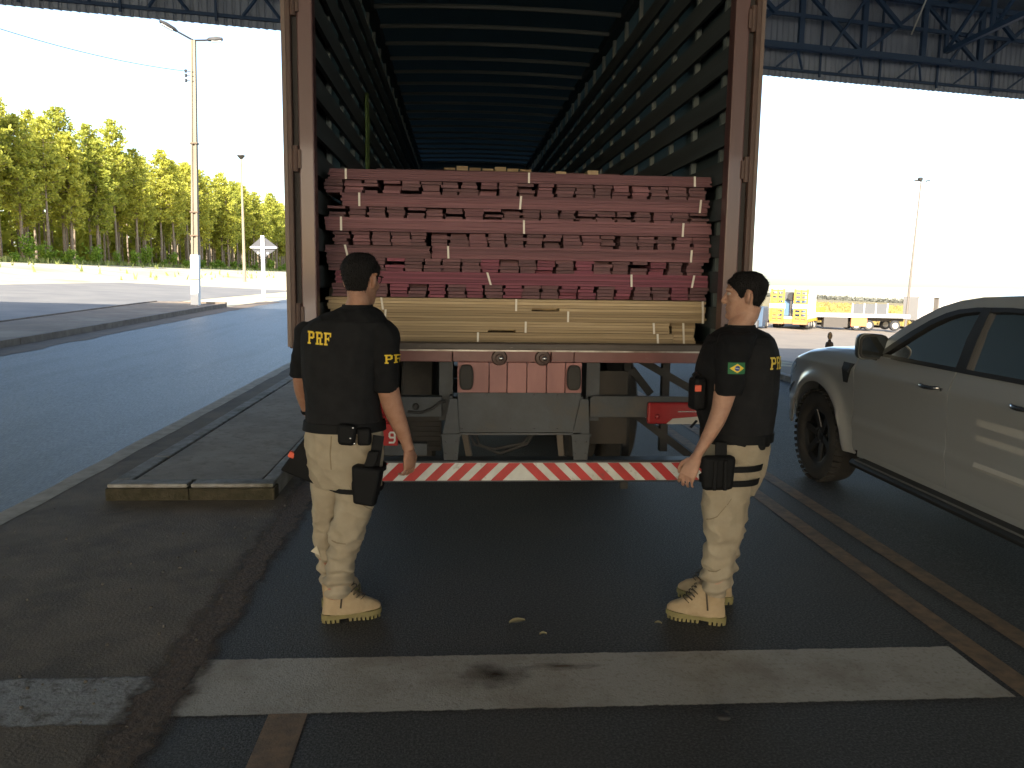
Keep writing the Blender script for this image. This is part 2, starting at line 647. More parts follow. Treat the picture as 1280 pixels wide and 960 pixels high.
M_FASCIA = mat('fascia_sheet_metal', (.30, .35, .44), .5, .1, col2=(.24, .28, .36), scale=.5)
M_STEEL = mat('blue_painted_steel', (.025, .06, .13), .5, .1)
M_ROOF = mat('roof_sheet_metal', (.18, .22, .28), .5, .2)
cano = thing('station_canopy', 'wide steel roof canopy with ribbed grey fascia and blue trusses', 'canopy', (4, 0, 0))
zE, zT = 7.0, 9.25
ux = Vector((1, .205, 0)).normalized()
nx = Vector((-ux.y, ux.x, 0))
for i in range(-30, 40):
    mb = MB()
    prof = []
    for k in range(6):
        x = i * 1.0 + k / 6
        prof += [(x + .004, 0), (x + .085, 0), (x + .105, .035), (x + .145, .035)]
    prof.append((i + 1.014, .003))
    row = []
    for (x, d) in prof:
        p = Vector((x, eave_y(x), 0)) + nx * d
        row.append(p)
    n = len(row)
    vs = [(p.x, p.y, zE + random.uniform(-.004, .004) - .006 * (j % 2)) for j, p in enumerate(row)] + [(p.x, p.y, zT) for p in row]
    mb.add(vs, [(j, j + 1, n + j + 1, n + j) for j in range(n - 1)])
    part('fascia_sheet', mb, M_FASCIA, cano, fix=False)


def cp(x, inset, z):
    p = Vector((x, eave_y(x), z)) - nx * inset
    return p


# roof skin: corrugated sheets lying on purlins
mb = MB()
a, b, c, d = cp(-30, 0, zT), cp(40, 0, zT), Vector((40, -26, zT + .6)), Vector((-30, -26, zT + .6))  # rear reach, out of view, sized to tune the light underneath
mb.add([a, b, c, d, a + Vector((0, 0, .12)), b + Vector((0, 0, .12)), c + Vector((0, 0, .12)), d + Vector((0, 0, .12))],
       [(0, 1, 2, 3), (7, 6, 5, 4), (0, 4, 5, 1), (1, 5, 6, 2), (2, 6, 7, 3), (3, 7, 4, 0)])
part('roof', mb, M_ROOF, cano)
for p, q in ((b, c), (c, d), (d, a)):  # unseen side and rear fascia, added to cut light from outside
    mb = MB()
    n_ = (q - p).normalized().cross(Vector((0, 0, 1))) * .04
    lo0, lo1 = Vector((p.x, p.y, zE)), Vector((q.x, q.y, zE))
    mb.add([lo0, lo1, q + Vector((0, 0, -.005)), p + Vector((0, 0, -.005)), lo0 + n_, lo1 + n_, q + n_, p + n_],
           [(0, 1, 2, 3), (7, 6, 5, 4), (0, 4, 5, 1), (1, 5, 6, 2), (2, 6, 7, 3), (3, 7, 4, 0)])
    part('added_fascia', mb, M_FASCIA, cano)
for k in range(1, 12):
    t = k / 26
    p, q = a.lerp(d, t), b.lerp(c, t)
    mb = MB().beam(p - Vector((0, 0, .11)), q - Vector((0, 0, .11)), .09, .18)
    part('purlin', mb, M_STEEL, cano)
# edge truss just inside the fascia
IN = .55
for z, w in ((7.62, .15), (8.38, .09), (9.08, .13)):
    part('chord', MB().beam(cp(-29.5, IN, z), cp(39.5, IN, z), w), M_STEEL, cano)
part('fascia_rail', MB().beam(cp(-29.9, .06, 7.18), cp(39.9, .06, 7.18), .05, .07), M_STEEL, cano)
bay = 1.85
x = -15.4
k = 0
while x + bay < 25:
    part('truss_post', MB().beam(cp(x, IN, 7.56), cp(x, IN, 9.1), .13), M_STEEL, cano)
    part('girt', MB().beam(cp(x + bay / 2, .10, 7.05), cp(x + bay / 2, .10, 9.2), .05), M_STEEL, cano)
    if k % 2 == 0:
        part('diagonal', MB().beam(cp(x, IN, 7.62), cp(x + bay, IN, 9.05), .085), M_STEEL, cano)
        part('diagonal', MB().beam(cp(x + bay * .1, IN + .1, 9.05), cp(x + bay * .55, IN + .1, 8.38), .10), M_STEEL, cano)
    else:
        part('diagonal', MB().beam(cp(x, IN, 9.05), cp(x + bay, IN, 7.62), .085), M_STEEL, cano)
        part('diagonal', MB().beam(cp(x + bay, IN + .08, 9.05), cp(x + bay * .45, IN + .08, 7.62), .06), M_STEEL, cano)
    for sgn in (-1, 1):
        part('strut', MB().beam(cp(x, IN - .1, 7.6), cp(x + sgn * .38, .12, 7.2), .05), M_STEEL, cano)
    x += bay
    k += 1
# cross trusses towards the camera, in the plane of the lane
for X in (13.2, 19.5, -9.8):
    for z, w in ((7.9, .12), (9.15, .12)):
        part('chord', MB().beam((X, eave_y(X) - IN, z), (X, -18, z + .4), w), M_STEEL, cano)
    yy = eave_y(X) - IN
    while yy > 2:
        part('truss_post', MB().beam((X, yy, 7.9), (X, yy, 9.2), .09), M_STEEL, cano)
        part('diagonal', MB().beam((X, yy, 7.9), (X, yy - 1.9, 9.2), .07), M_STEEL, cano)
        yy -= 1.9
part('tie_rod', MB().tube([cp(12.0, .5, 8.25), (9.6, 15.5, 8.9)], .02, 6), mat('pale_rod', (.7, .68, .6), .5), cano)
for X, Y in ((-1.93, 14.2), (4.75, 14.4), (-1.93, -8), (4.75, -8)):
    mb = MB().tube([(X, Y, zg(X, Y) - .1), (X, Y, 9.3)], .17, 16)
    part('column', mb, mat('column_paint', (.30, .31, .33), .6), cano, 40)
# ---------------------------------------------------------------- cargo trailer
CX, RY = .38, 4.60
M_RED = mat('oxide_red_paint', (.17, .062, .058), .42, col2=(.135, .05, .047), scale=5, bump=.0012, bscale=30, coat=.15,
            col3=(.25, .15, .13), scale3=9, lo3=.62, hi3=.85)
M_REDPALE = mat('worn_red_panel', (.33, .15, .14), .5, col2=(.22, .095, .09), scale=4, stretch=(1, 1, .35), bump=.001, bscale=20,
                col3=(.10, .05, .045), scale3=14, lo3=.62, hi3=.75)
M_BROWN = mat('brown_post_paint', (.120, .060, .060), .42, col2=(.085, .043, .043), scale=3, stretch=(1, 1, .15), coat=.2)
M_EDGE = mat('dark_brown_edge', (.085, .045, .035), .55, col2=(.055, .03, .025), scale=6)
M_RUB = mat('worn_rub_rail', (.075, .06, .05), .5, col2=(.045, .035, .03), scale=7, stretch=(.4, 1, 3), col3=(.30, .27, .24), scale3=12,
            lo3=.66, hi3=.76)
M_CHASSIS = mat('chassis_grey', (.052, .062, .072), .55, col2=(.035, .04, .046), scale=6, bump=.001, bscale=60,
                col3=(.085, .075, .06), scale3=3, lo3=.55, hi3=.8)
M_RUBBER = mat('black_rubber', (.022, .022, .023), .75, col2=(.035, .033, .03), scale=6)
M_FLAP = mat('mud_flap_rubber', (.022, .021, .020), .8, col2=(.040, .034, .028), scale=4, stretch=(1, 1, .3))
M_TARP = tarp_mat('haze_teal_tarp', (.070, .105, .120), (.040, .068, .080))  # teal and translucency raised to imitate flare haze inside the trailer
M_SLATW = mat('haze_tinted_slat', (.048, .062, .068), .7, col2=(.036, .045, .049), scale=4, stretch=(1, .2, 4))  # blue tint painted in for the hazy light between the walls
M_WALLPOST = mat('grey_wall_post', (.13, .16, .165), .5)
M_BOW = mat('roof_bow_steel', (.17, .175, .16), .5)
M_WHITE = mat('white_reflective', (.62, .65, .64), .45, col2=(.48, .49, .46), scale=6, col3=(.22, .19, .15), scale3=18, lo3=.60, hi3=.78)
M_REFRED = mat('red_reflective', (.48, .035, .035), .4, col2=(.38, .03, .03), scale=9, col3=(.16, .06, .05), scale3=18, lo3=.60, hi3=.80)
M_CHROME = mat('bright_metal', (.6, .6, .6), .2, 1.)

tr = thing('cargo_trailer', 'open backed red cargo trailer loaded with sawn timber', 'trailer', (CX, RY, 0))


def P(name, mb, m, parent=None, **k):
    return part(name, mb, m, parent or tr, **k)


def bx(x0, x1, y0, y1, z0, z1):
    return MB().box(CX + x0, CX + x1, RY + y0, RY + y1, z0, z1)


LEN, ZR = 14.0, 4.12
P('deck', bx(-1.235, 1.235, .06, LEN, 1.17, 1.250), mat('deck_planks', (.10, .075, .055), .8), bevel=0)
# rear posts, header
for sx, nm in ((-1, 'rear_post'), (1, 'rear_post')):
    P(nm, MB().prism([(CX + sx * 1.165, RY + .0), (CX + sx * 1.250, RY + .0), (CX + sx * 1.250, RY + .12), (CX + sx * 1.19, RY + .12),
                      (CX + sx * 1.165, RY + .09)], 'z', 1.245, ZR), M_BROWN, bevel=.008)
    P('gap_strip', bx(*(sorted((sx * 1.252, sx * 1.278))), .015, .10, 1.24, ZR), mat('hinge_gap', (.03, .026, .026), .7))  # near-black strip standing in for the shaded gap between post and door
    door = P('door', bx(*(sorted((sx * 1.280, sx * 1.318))), -.02, 1.20, 1.235, ZR - .05), M_EDGE, bevel=.006)
    P('door_seal', bx(*(sorted((sx * 1.306, sx * 1.328))), -.026, -.006, 1.245, ZR - .06), mat('door_seal_strip', (.14, .10, .085), .5), door)
    for z in (1.42, 2.28, 3.1, 3.8):
        hg = MB().tube([(CX + sx * 1.268, RY - .004, z - .07), (CX + sx * 1.268, RY - .004, z + .07)], .017, 10)
        hg.box(CX + sx * 1.268 - .03, CX + sx * 1.268 + .03, RY - .012, RY + .0, z - .05, z + .05)
        P('hinge', hg, M_EDGE, door)
    lb = MB().tube([(CX + sx * 1.335, RY + .9, 1.25), (CX + sx * 1.335, RY + .9, ZR - .1)], .014, 8)
    P('lock_bar', lb, M_CHROME, door)
P('header', bx(-1.25, 1.25, 0, .12, ZR, ZR + .14), M_BROWN, bevel=.008)
# side walls: tarpaulin, posts, slats
for sx in (-1, 1):
    P('side_tarp', MB().add([(CX + sx * 1.244, RY + y_, z_) for y_, z_ in ((.122, 1.17), (LEN, 1.17), (LEN, ZR + .05), (.122, ZR + .05))], [(0, 1, 2, 3)]), M_TARP)
    k = 0
    y = .30
    while y < LEN - .1:
        P('wall_post', bx(*(sorted((sx * 1.205, sx * 1.237))), y - .022, y + .022, 1.25, ZR - .05), M_WALLPOST)
        y += .60
    z = 1.36
    while z < ZR - .2:
        P('wall_slat', bx(*(sorted((sx * 1.178, sx * 1.204))), .125, LEN - .05, z, z + .128), M_SLATW)
        z += .215
    P('cant_rail', bx(*(sorted((sx * 1.16, sx * 1.236))), .122, LEN, ZR - .05, ZR + .05), M_SLATW)
P('front_wall', bx(-1.235, 1.235, LEN, LEN + .05, 1.17, ZR + .12), M_TARP)
# roof tarp with a gentle arch over steel bows
arc = [(-1.24 + 2.48 * i / 16, ZR + .055 + .028 * (1 - ((i - 8) / 8) ** 2)) for i in range(17)]
mb = MB().loft([[(CX + x, RY + yy, z) for x, z in arc] for yy in (.05, LEN + .05)], False, close=False)
P('roof_tarp', mb, M_TARP, smooth=30)
y = .30
while y < LEN:
    P('roof_bow', MB().tube([(CX + x * .955, RY + y, z - .045) for x, z in arc], .022, 6), M_BOW)
    y += .60
# rear sill
P('rub_rail', bx(-1.25, 1.25, -.03, .06, 1.236, 1.276), M_RUB, bevel=.006)
P('rail_lip', bx(-1.24, 1.24, -.036, -.030, 1.229, 1.238), mat('bare_steel', (.42, .40, .37), .4, .8, col2=(.2, .17, .15), scale=14, stretch=(.5, 1, 1)))
for x0, x1 in ((-1.25, -.405), (-.40, .165), (.17, .30), (.303, 1.25)):
    P('sill_plate', bx(x0, x1, -.015, .05, 1.166, 1.232), M_RED, bevel=.003)
for x in (-.133, .118):
    sock = MB().lathe([(.001, -.045), (.02, -.045), (.024, -.03), (.04, -.028), (.046, -.016), (.046, .0)], (CX + x, RY, 1.192), 'y', 20)
    P('lamp_socket', sock, mat('dull_socket', (.06, .035, .03), .5, .2), smooth=35)
    P('bolt_head', MB().lathe([(.001, -.056), (.012, -.054), (.014, -.046)], (CX + x + .008, RY, 1.19), 'y', 10), M_CHROME, smooth=True)
# red centre panel made of upright plates
xs = [-.375, -.19, -.085, .03, .145, .255, .355]
for a, b in zip(xs, xs[1:]):
    P('centre_plate', bx(a + .002, b - .002, .0 + .004 * ((xs.index(a)) % 2), .03, .985, 1.163), M_REDPALE, bevel=.003)
for sx in (-1, 1):
    ov = []
    for k in range(28):
        t = 2 * math.pi * k / 28
        ux_, uz_ = math.cos(t), math.sin(t)
        ov.append((CX - .01 + sx * .312 + .041 * math.copysign(abs(ux_) ** .55, ux_), 1.078 + .073 * math.copysign(abs(uz_) ** .7, uz_)))
    P('rubber_buffer', MB().prism(ov, 'y', RY - .045, RY - .001), M_RUBBER, bevel=.012)
# dark underframe
P('cross_panel', bx(-.372, .352, .02, .06, .744, .984), M_CHASSIS, bevel=.004)
P('panel_flange', bx(-.375, .355, .0, .03, .735, .748), M_CHASSIS)
for x0, x1 in ((-.462, -.357), (.303, .411)):
    P('hanger', MB().prism([(CX + x0 + .012, .58), (CX + x1 - .012, .58), (CX + x1, .72), (CX + x1 - .015, .95), (CX + x0 + .045, .95), (CX + x0, .72)],
                           'y', RY + .0, RY + .016), M_CHASSIS, bevel=.003)
    P('hanger_web', bx((x0 + x1) / 2 - .008, (x0 + x1) / 2 + .008, .017, .25, .58, .96), M_CHASSIS)
    P('hanger_lip', bx(x0 - .005, x1 + .005, -.012, .0, .728, .742), M_CHASSIS)
for x0, x1 in ((-.33, -.29), (.235, .27)):
    P('brace', MB().beam((CX + x0, RY + .04, .75), (CX + x1 - .01, RY + .12, .585), .035, .02), mat('dusty_brace', (.14, .12, .10), .7))
P('lamp_beam', bx(-1.08, -.462, .05, .12, .832, .952), M_CHASSIS, bevel=.004)
P('lamp_beam', bx(.412, 1.08, .05, .12, .832, .952), M_CHASSIS, bevel=.004)
P('beam_lip', bx(.42, 1.085, .03, .06, .953, .962), M_CHASSIS)
P('cable', MB().tube([(CX - .66, RY + .035, .865), (CX - .58, RY + .03, .862), (CX - .52, RY + .03, .885), (CX - .47, RY + .03, .925),
                      (CX - .44, RY + .03, .93)], .009, 6), M_RUBBER, smooth=True)
P('reflector_stud', MB().lathe([(.001, .03), (.014, .032), (.02, .045), (.02, .05)], (CX - .615, RY, .895), 'y', 14), M_RUBBER, smooth=30)
for sx in (-1, 1):
    a, b = sorted((sx * .752, sx * 1.075))
    lamp = P('tail_lamp', bx(a, b, .0, .05, .80, .93), mat('red_lens', (.27, .018, .02), .25, coat=.4), bevel=.012)
    P('clear_lens', MB().prism([(CX + sx * .865, .803), (CX + sx * .90, .835), (CX + sx * 1.06, .848), (CX + sx * 1.073, .803)],
                               'y', RY - .006, RY + .001), mat('clear_lens', (.42, .40, .36), .25), lamp)
    P('lens_stud', MB().lathe([(.001, -.012), (.012, -.01), (.016, .0)], (CX + sx * .81, RY, .846), 'y', 14), MATS['red_lens'], lamp, smooth=True)
    P('chrome_strip', MB().box(CX + min(sx * .93, sx * 1.06), CX + max(sx * .93, sx * 1.06), RY - .004, RY + .001, .874, .879), M_CHROME, lamp)
for x in (-.345, -.20, -.06, .08, .22, .325):
    for z in (.765, .965):
        P('bolt', MB().tube([(CX + x, RY + .021, z), (CX + x, RY + .010, z)], .008, 6), M_CHASSIS)
for x in (-.44, -.38, .325, .39):
    for z in (.62, .69):
        P('bolt', MB().tube([(CX + x, RY + .002, z), (CX + x, RY - .010, z)], .007, 6), M_CHASSIS)
for dx in (0, .03):
    P('air_hose', MB().tube([(CX - .30 + dx, RY + .10, .74), (CX - .27 + dx, RY + .09, .66), (CX - .15 + dx, RY + .10, .63 - dx), (CX + .02 + dx, RY + .12, .66), (CX + .10, RY + .14, .74)], .010, 6), M_RUBBER, smooth=True)
# mud flaps, wheels, axles
for a, b, z0, z1 in ((-1.13, -.468, .612, .845), (.418, .655, .655, 1.10)):
    mb = MB()
    n = 1
    for i in range(n):
        x0 = a + (b - a) * i / n
        x1 = a + (b - a) * (i + 1) / n
        d = .006 * (i % 2)
        mb.box(CX + x0, CX + x1 + .001, RY + .135 + d, RY + .15 + d, z0, z1)
    P('mud_flap', mb, M_FLAP)
for z in (.63, .66, .69, .72, .75, .78, .81):
    P('flap_rib', bx(-1.12, -.475, .125, .136, z, z + .012), M_FLAP)
M_TYRE = mat('tyre_rubber', (.024, .024, .025), .8, col2=(.04, .037, .034), scale=7)
tyre_prof = [(.27, -.11), (.30, -.135), (.40, -.145), (.47, -.135), (.505, -.115), (.512, -.07), (.512, .07), (.505, .115), (.47, .135),
             (.40, .145), (.30, .135), (.27, .11)]
rim_prof = [(.001, -.02), (.10, -.02), (.12, -.04), (.20, -.04), (.235, -.09), (.268, -.10), (.268, .10), (.235, .09), (.20, .05), (.10, .04),
            (.001, .04)]
for ay in (2.5, 3.75, 5.0):
    P('axle', MB().tube([(CX - 1.0, RY + ay, .515), (CX + 1.0, RY + ay, .515)], .075, 12), M_CHASSIS)
    for sx in (-1, 1):
        for off in (.70, 1.03):
            w = P('wheel', MB().lathe(rim_prof, (CX + sx * off, RY + ay, .515), 'x', 24), mat('wheel_steel', (.25, .24, .22), .6), smooth=30)
            P('tyre', MB().lathe(tyre_prof + [tyre_prof[0]], (CX + sx * off, RY + ay, .515), 'x', 32, close=False), M_TYRE, w, smooth=40)
for sx in (-1, 1):
    P('chassis_rail', bx(*(sorted((sx * .40, sx * .48))), .12, LEN - .3, .80, 1.168), M_CHASSIS)
    P('mudguard', bx(*(sorted((sx * .62, sx * 1.2))), 1.7, 5.9, 1.06, 1.08), M_CHASSIS)
    P('landing_leg', bx(*(sorted((sx * .55, sx * .67))), 10.5, 10.62, .02, 1.16), M_CHASSIS)
# braced stowage frame at the rear corner (open X bracing)
F0 = RY + .75
fr = [((.715, 1.165), (.715, .30), .045), ((.945, 1.165), (.945, .54), .055), ((.70, 1.13), (1.16, .90), .065), ((.74, 1.05), (.86, .90), .03),
      ((.66, .84), (1.2, .44), .07), ((1.2, 1.165), (1.2, .42), .05)]
# the frame hangs well behind the tail lamps; sizes grow with its distance
for (p, q, w) in fr:
    k = 1.15
    P('frame_bar', MB().beam((CX + p[0] * k - .04, F0, 1.165 if p[1] > 1.1 else 1.165 + (p[1] - 1.165) * 1.05),
                             (CX + q[0] * k - .04, F0, 1.165 + (q[1] - 1.165) * 1.10), w * 1.1, .05), M_RUBBER)
# underrun guard with chevron tape
BZ0, BZ1 = .468, .574
P('underrun_bar', bx(-1.16, 1.16, -.02, .10, BZ0 - .012, BZ1 + .012), M_CHASSIS, bevel=.006)
P('white_tape', bx(-1.15, 1.15, -.0235, -.019, BZ0, BZ1), M_WHITE)


def clip(poly, a, sgn):
    out = []
    for i in range(len(poly)):
        p, q = poly[i], poly[(i + 1) % len(poly)]
        ip, iq = sgn * (p[0] - a) >= 0, sgn * (q[0] - a) >= 0
        if ip:
            out.append(p)
        if ip != iq:
            t = (a - p[0]) / (q[0] - p[0])
            out.append((a, p[1] + t * (q[1] - p[1])))
    return out


k = 0
while k < 9:
    b0 = -.175 - .128 * k
    poly = [(b0, BZ0 + .001), (b0 + .070, BZ0 + .001), (b0 + .175, BZ1 - .001), (b0 + .105, BZ1 - .001)]
    poly = clip(clip(poly, -1.15, 1), 0, -1)
    if len(poly) > 2:
        for sx in (-1, 1):
            pp = [(CX + (x if sx < 0 else -x), z) for x, z in poly]
            P('red_stripe', MB().prism(pp, 'y', RY - .0262, RY - .0230), M_REFRED)
    k += 1
# number plate on the lamp beam
pl = P('number_plate', bx(-1.12, -.715, -.006, .004, .672, .800), mat('red_plate', (.42, .022, .022), .45), bevel=.004)


def seg_text(chars, w, h, st):
    """stroke letters: list of polygons in a w x h box; each stroke a quad"""
    T = {
        '9': [(.08, .02, .72, .02), (.9, .2, .9, .85), (.75, .98, .25, .98), (.1, .85, .1, .62), (.2, .5, .85, .5), (.9, .2, .72, .02), (.9, .85, .75, .98),
              (.25, .98, .1, .85), (.1, .62, .22, .5)],
        '1': [(.5, 0, .5, 1), (.5, 1, .2, .78), (.15, .02, .85, .02)],
    }
    out = []
    x = 0
    for c in chars:
        for (a, b, e, f) in T[c]:
            p, q = Vector((x + a * w, b * h)), Vector((x + e * w, f * h))
            d = (q - p).normalized()
            nn = Vector((-d.y, d.x)) * st / 2
            p -= d * st * .3
            q += d * st * .3
            out.append([p + nn, p - nn, q - nn, q + nn])
        x += w * 1.35
    return out


for ch, ox in (('1', -.838), ('9', -.768)):
    mb = MB()
    for i, q in enumerate(seg_text(ch, .038, .062, .010)):
        mb.prism([(CX + ox + v.x, .690 + v.y) for v in q], 'y', RY - .0085 - i * .00015, RY - .0055)
    P('plate_digit', mb, mat('plate_white', (.7, .7, .66), .5), pl)
P('plate_bracket', bx(-.80, -.55, .06, .10, .60, .672), M_CHASSIS)
# rope hanging on the wall slats
rp = thing('hanging_rope', 'faded green rope looped on the trailer wall', 'rope', (CX - 1.15, 7.2, 2.45))
for k in range(4):
    o = k * .014
    mb = MB().tube([(CX - 1.16 + .012 * (k % 2), 7.16 + o, 3.19), (CX - 1.155, 7.10 + o, 3.12), (CX - 1.15, 7.08 + o * 1.6, 2.85), (CX - 1.155, 7.08 + o * 1.3, 2.6),
                    (CX - 1.15, 7.12 + o, 2.49 - .02 * k), (CX - 1.15, 7.20 + o, 2.50 - .015 * k), (CX - 1.155, 7.22 + o, 2.65), (CX - 1.15, 7.20 + o * 1.2, 2.95),
                    (CX - 1.155, 7.18 + o, 3.18)], .011, 6)
    part('strand', mb, mat('green_rope', (.10, .16, .05), .8), rp, smooth=True)

# ---------------------------------------------------------------- timber load
W_RED = wood_mat('purple_red_board', (.175, .072, .088), (.27, .132, .148), (.10, .045, .055))
W_MAG = wood_mat('magenta_red_board', (.19, .048, .082), (.27, .085, .12), (.13, .04, .06))
W_DARK = wood_mat('dark_red_board', (.135, .060, .072), (.20, .102, .114), (.095, .050, .057))
W_YEL = wood_mat('pale_yellow_board', (.43, .315, .175), (.60, .47, .30), (.24, .175, .10))
M_STRAP = mat('white_strap', (.72, .69, .62), .5)
FY = 4.86


def bundle(label, x0, x1, z0, z1, nb, wood, straps, group, slot=None, dy=0., tilt=0., rows=3):
    """boards lying across the trailer, held by white bands"""
    t = thing('board_bundle', label, 'timber bundle', (CX + (x0 + x1) / 2, FY + .2, z0), group)
    th = (z1 - z0) / nb
    for r_ in range(rows):
        for i in range(nb):
            xa = x0 + random.uniform(-.008, .008)
            xb = x1 + random.uniform(-.008, .008)
            yy = FY + dy + r_ * .15 + random.uniform(-.004, .004)
            za, zb = z0 + i * th + .0007, z0 + (i + 1) * th - .0007
            segs = [(xa, xb)]
            if slot and slot[0] == i and r_ == 0:
                segs = [(xa, slot[1]), (slot[2], xb)]
            for a, b in segs:
                mb = MB()
                L = 6
                rings = []
                for k in range(L + 1):
                    x = a + (b - a) * k / L
                    w = .0012 * mnoise.noise((x * 2, i * 3.3 + z0 * 50, r_ * 5.))
                    rings.append([(CX + x, yy, za + w), (CX + x, yy + .145, za + w), (CX + x, yy + .145, zb + w), (CX + x, yy, zb + w)])
                mb.loft(rings)
                part('board', mb, wood, t)
    for sx, ln in straps:
        mb = MB()
        w = .012
        mb.add([(CX + sx - w / 2, FY + dy - .008, z0), (CX + sx + w / 2, FY + dy - .008, z0), (CX + sx + w / 2 + ln, FY + dy - .008, z1 + .001),
                (CX + sx - w / 2 + ln, FY + dy - .008, z1 + .001),
                (CX + sx - w / 2, FY + dy - .005, z0), (CX + sx + w / 2, FY + dy - .005, z0), (CX + sx + w / 2 + ln, FY + dy - .005, z1 + .001),
                (CX + sx - w / 2 + ln, FY + dy - .005, z1 + .001)],
               [(0, 1, 2, 3), (7, 6, 5, 4), (0, 4, 5, 1), (1, 5, 6, 2), (2, 6, 7, 3), (3, 7, 4, 0)])
        part('strap', mb, M_STRAP, t)
    return t


ORD = ('first second third fourth fifth sixth seventh eighth ninth tenth eleventh twelfth thirteenth fourteenth fifteenth sixteenth '
       'seventeenth eighteenth nineteenth twentieth twenty-first twenty-second').split()


def end_row(rowname, z0, z1, x0, x1, seed, mats):
    """stacks of boards whose ends face the camera, side by side"""
    rnd = random.Random(seed)
    nb = 4
    th = (z1 - z0) / nb
    pitch = .1145
    x = x0
    i = 0
    while x + .1 < x1:
        gap = rnd.choice((.003, .006, .010, .016, .024)) if rnd.random() < .94 else .045
        t = thing('board_stack', '%s stack of red board ends from the rope side wall, %s row down' % (ORD[i], rowname), 'timber stack',
                  (CX + x + .05, FY, z0), 'board stacks end on in the %s row' % rowname)
        w = pitch - gap * .55
        wood = mats[0] if rnd.random() < .75 else mats[1]
        for k in range(nb):
            a = x + rnd.uniform(-.006, .010)
            b = x + w - rnd.uniform(-.004, .012)
            yy = FY + .005 + rnd.uniform(0, .03) + (rnd.uniform(.03, .12) if rnd.random() < .07 else 0)
            if rnd.random() < .025 and k != nb - 1:
                yy += .4
            za, zb = z0 + k * th + .0012, z0 + (k + 1) * th - .0012
            part('board', MB().box(CX + a, CX + b, yy, yy + 2.1, za, zb), wood, t)
        x += pitch
        i += 1


Zs = [2.268, 2.208, 2.132, 2.055, 1.990, 1.910, 1.830, 1.757, 1.678, 1.604, 1.524]
G = 'red board bundles laid across the load'
bundle('topmost bundle of red boards, laid across the load', -1.13, 1.15, Zs[1], Zs[0], 5, W_RED, [(-1.03, 0), (.045, 0), (1.05, -.003)], G)
bundle('second bundle of red boards from the top, laid across the load', -1.06, 1.145, Zs[3], Zs[2], 5, W_RED, [(-.955, 0), (-.005, .006), (1.09, .005)], G, dy=.01)
bundle('third bundle of red boards from the top, laid across the load', -1.15, 1.16, Zs[5], Zs[4], 5, W_RED, [(-1.06, 0), (.02, -.002), (.985, .002)], G, dy=-.01)
bundle('short dark bundle of red boards just above the head of the person with back turned', -1.16, -.54, Zs[7], Zs[6], 5, W_DARK, [(-1.03, -.018)], G, dy=.05)
bundle('fourth long bundle of red boards from the top, with a short one beside it', -.53, 1.165, Zs[7], Zs[6], 5, W_RED, [(-.43, -.003), (1.045, .003)], G)
bundle('magenta red bundle, lowest of the red boards laid across', -1.10, 1.16, Zs[9], Zs[8], 5, W_MAG, [(-.175, -.022), (.685, -.003), (1.06, .012)], G, dy=.005)
for i, nm in enumerate(('top', 'second', 'third', 'fourth', 'lowest')):
    end_row(nm, Zs[2 * i + 2], Zs[2 * i + 1], -1.16 + .012 * ((i * 7) % 5), 1.17, 50 + i, (W_DARK, W_RED) if i < 3 else (W_DARK, W_MAG))
G = 'pale yellow board bundles at the bottom of the load'
zy = [1.521, 1.449, 1.385, 1.318, 1.2515]
bundle('uppermost bundle of pale yellow boards, with a dark slot', -1.15, 1.15, zy[1], zy[0], 4, W_YEL, [(-.82, -.01), (-.02, 0), (1.135, -.005)], G, slot=(0, .075, .245))
bundle('second bundle of pale yellow boards from the top', -1.14, 1.16, zy[2], zy[1], 4, W_YEL, [(-.81, .005), (.30, .0), (1.14, -.002)], G, dy=.01)
bundle('third bundle of pale yellow boards, with a dark slot', -1.15, .93, zy[3], zy[2], 4, W_YEL, [(.04, 0), (.835, -.006)], G, slot=(0, -.19, -.02))
bundle('lowest bundle of pale yellow boards on the trailer deck', -1.16, .955, zy[4], zy[3], 4, W_YEL, [(-.25, .0), (.86, -.006)], G, dy=-.008)
bundle('short pale bundle behind the ends of the lower yellow boards', .965, 1.12, zy[4], zy[2], 7, W_YEL, [(1.05, -.01)], G, dy=.09)
# load standing farther in, seen just above the front rows
t = thing('timber_pile', 'pale topped timber pile deeper inside the trailer', 'timber pile', (CX, 8.2, 1.25))
for i in range(9):
    part('board_pack', MB().box(CX - 1.1, CX + 1.1, 7.4, 9.8, 1.252 + i * .15, 1.252 + i * .15 + .147), W_DARK, t)
for k in range(7):
    a = -.50 + k * .115
    part('board', MB().box(CX + a, CX + a + .10, 7.41 + .02 * (k % 3), 9.7, 2.604, 2.622 + .010 * ((k * 5) % 3)), W_YEL, t)
for x, w, h, lab in ((.21, .06, .016, 'small pale wood offcut lying on the top boards, the thinner one'), (.40, .065, .026, 'small thick yellow wood offcut on the top boards')):
    o = part('wood_offcut', MB().box(CX + x, CX + x + w, FY + .02, FY + .16, Zs[0] + .001, Zs[0] + h), W_YEL, None, bevel=.002)
    tag(o, lab, 'wood block')
# ---------------------------------------------------------------- pine wood
M_NEEDLE = leaf_mat('pine_needles', (.22, .26, .04), (.64, .60, .10), .5)
M_BUSH = leaf_mat('bush_leaves', (.10, .20, .02), (.30, .40, .05), .4)
M_BARK = mat('pine_bark', (.30, .24, .17), .95, col2=(.18, .13, .09), scale=6, stretch=(1, 1, .3), bump=.02, bscale=20)


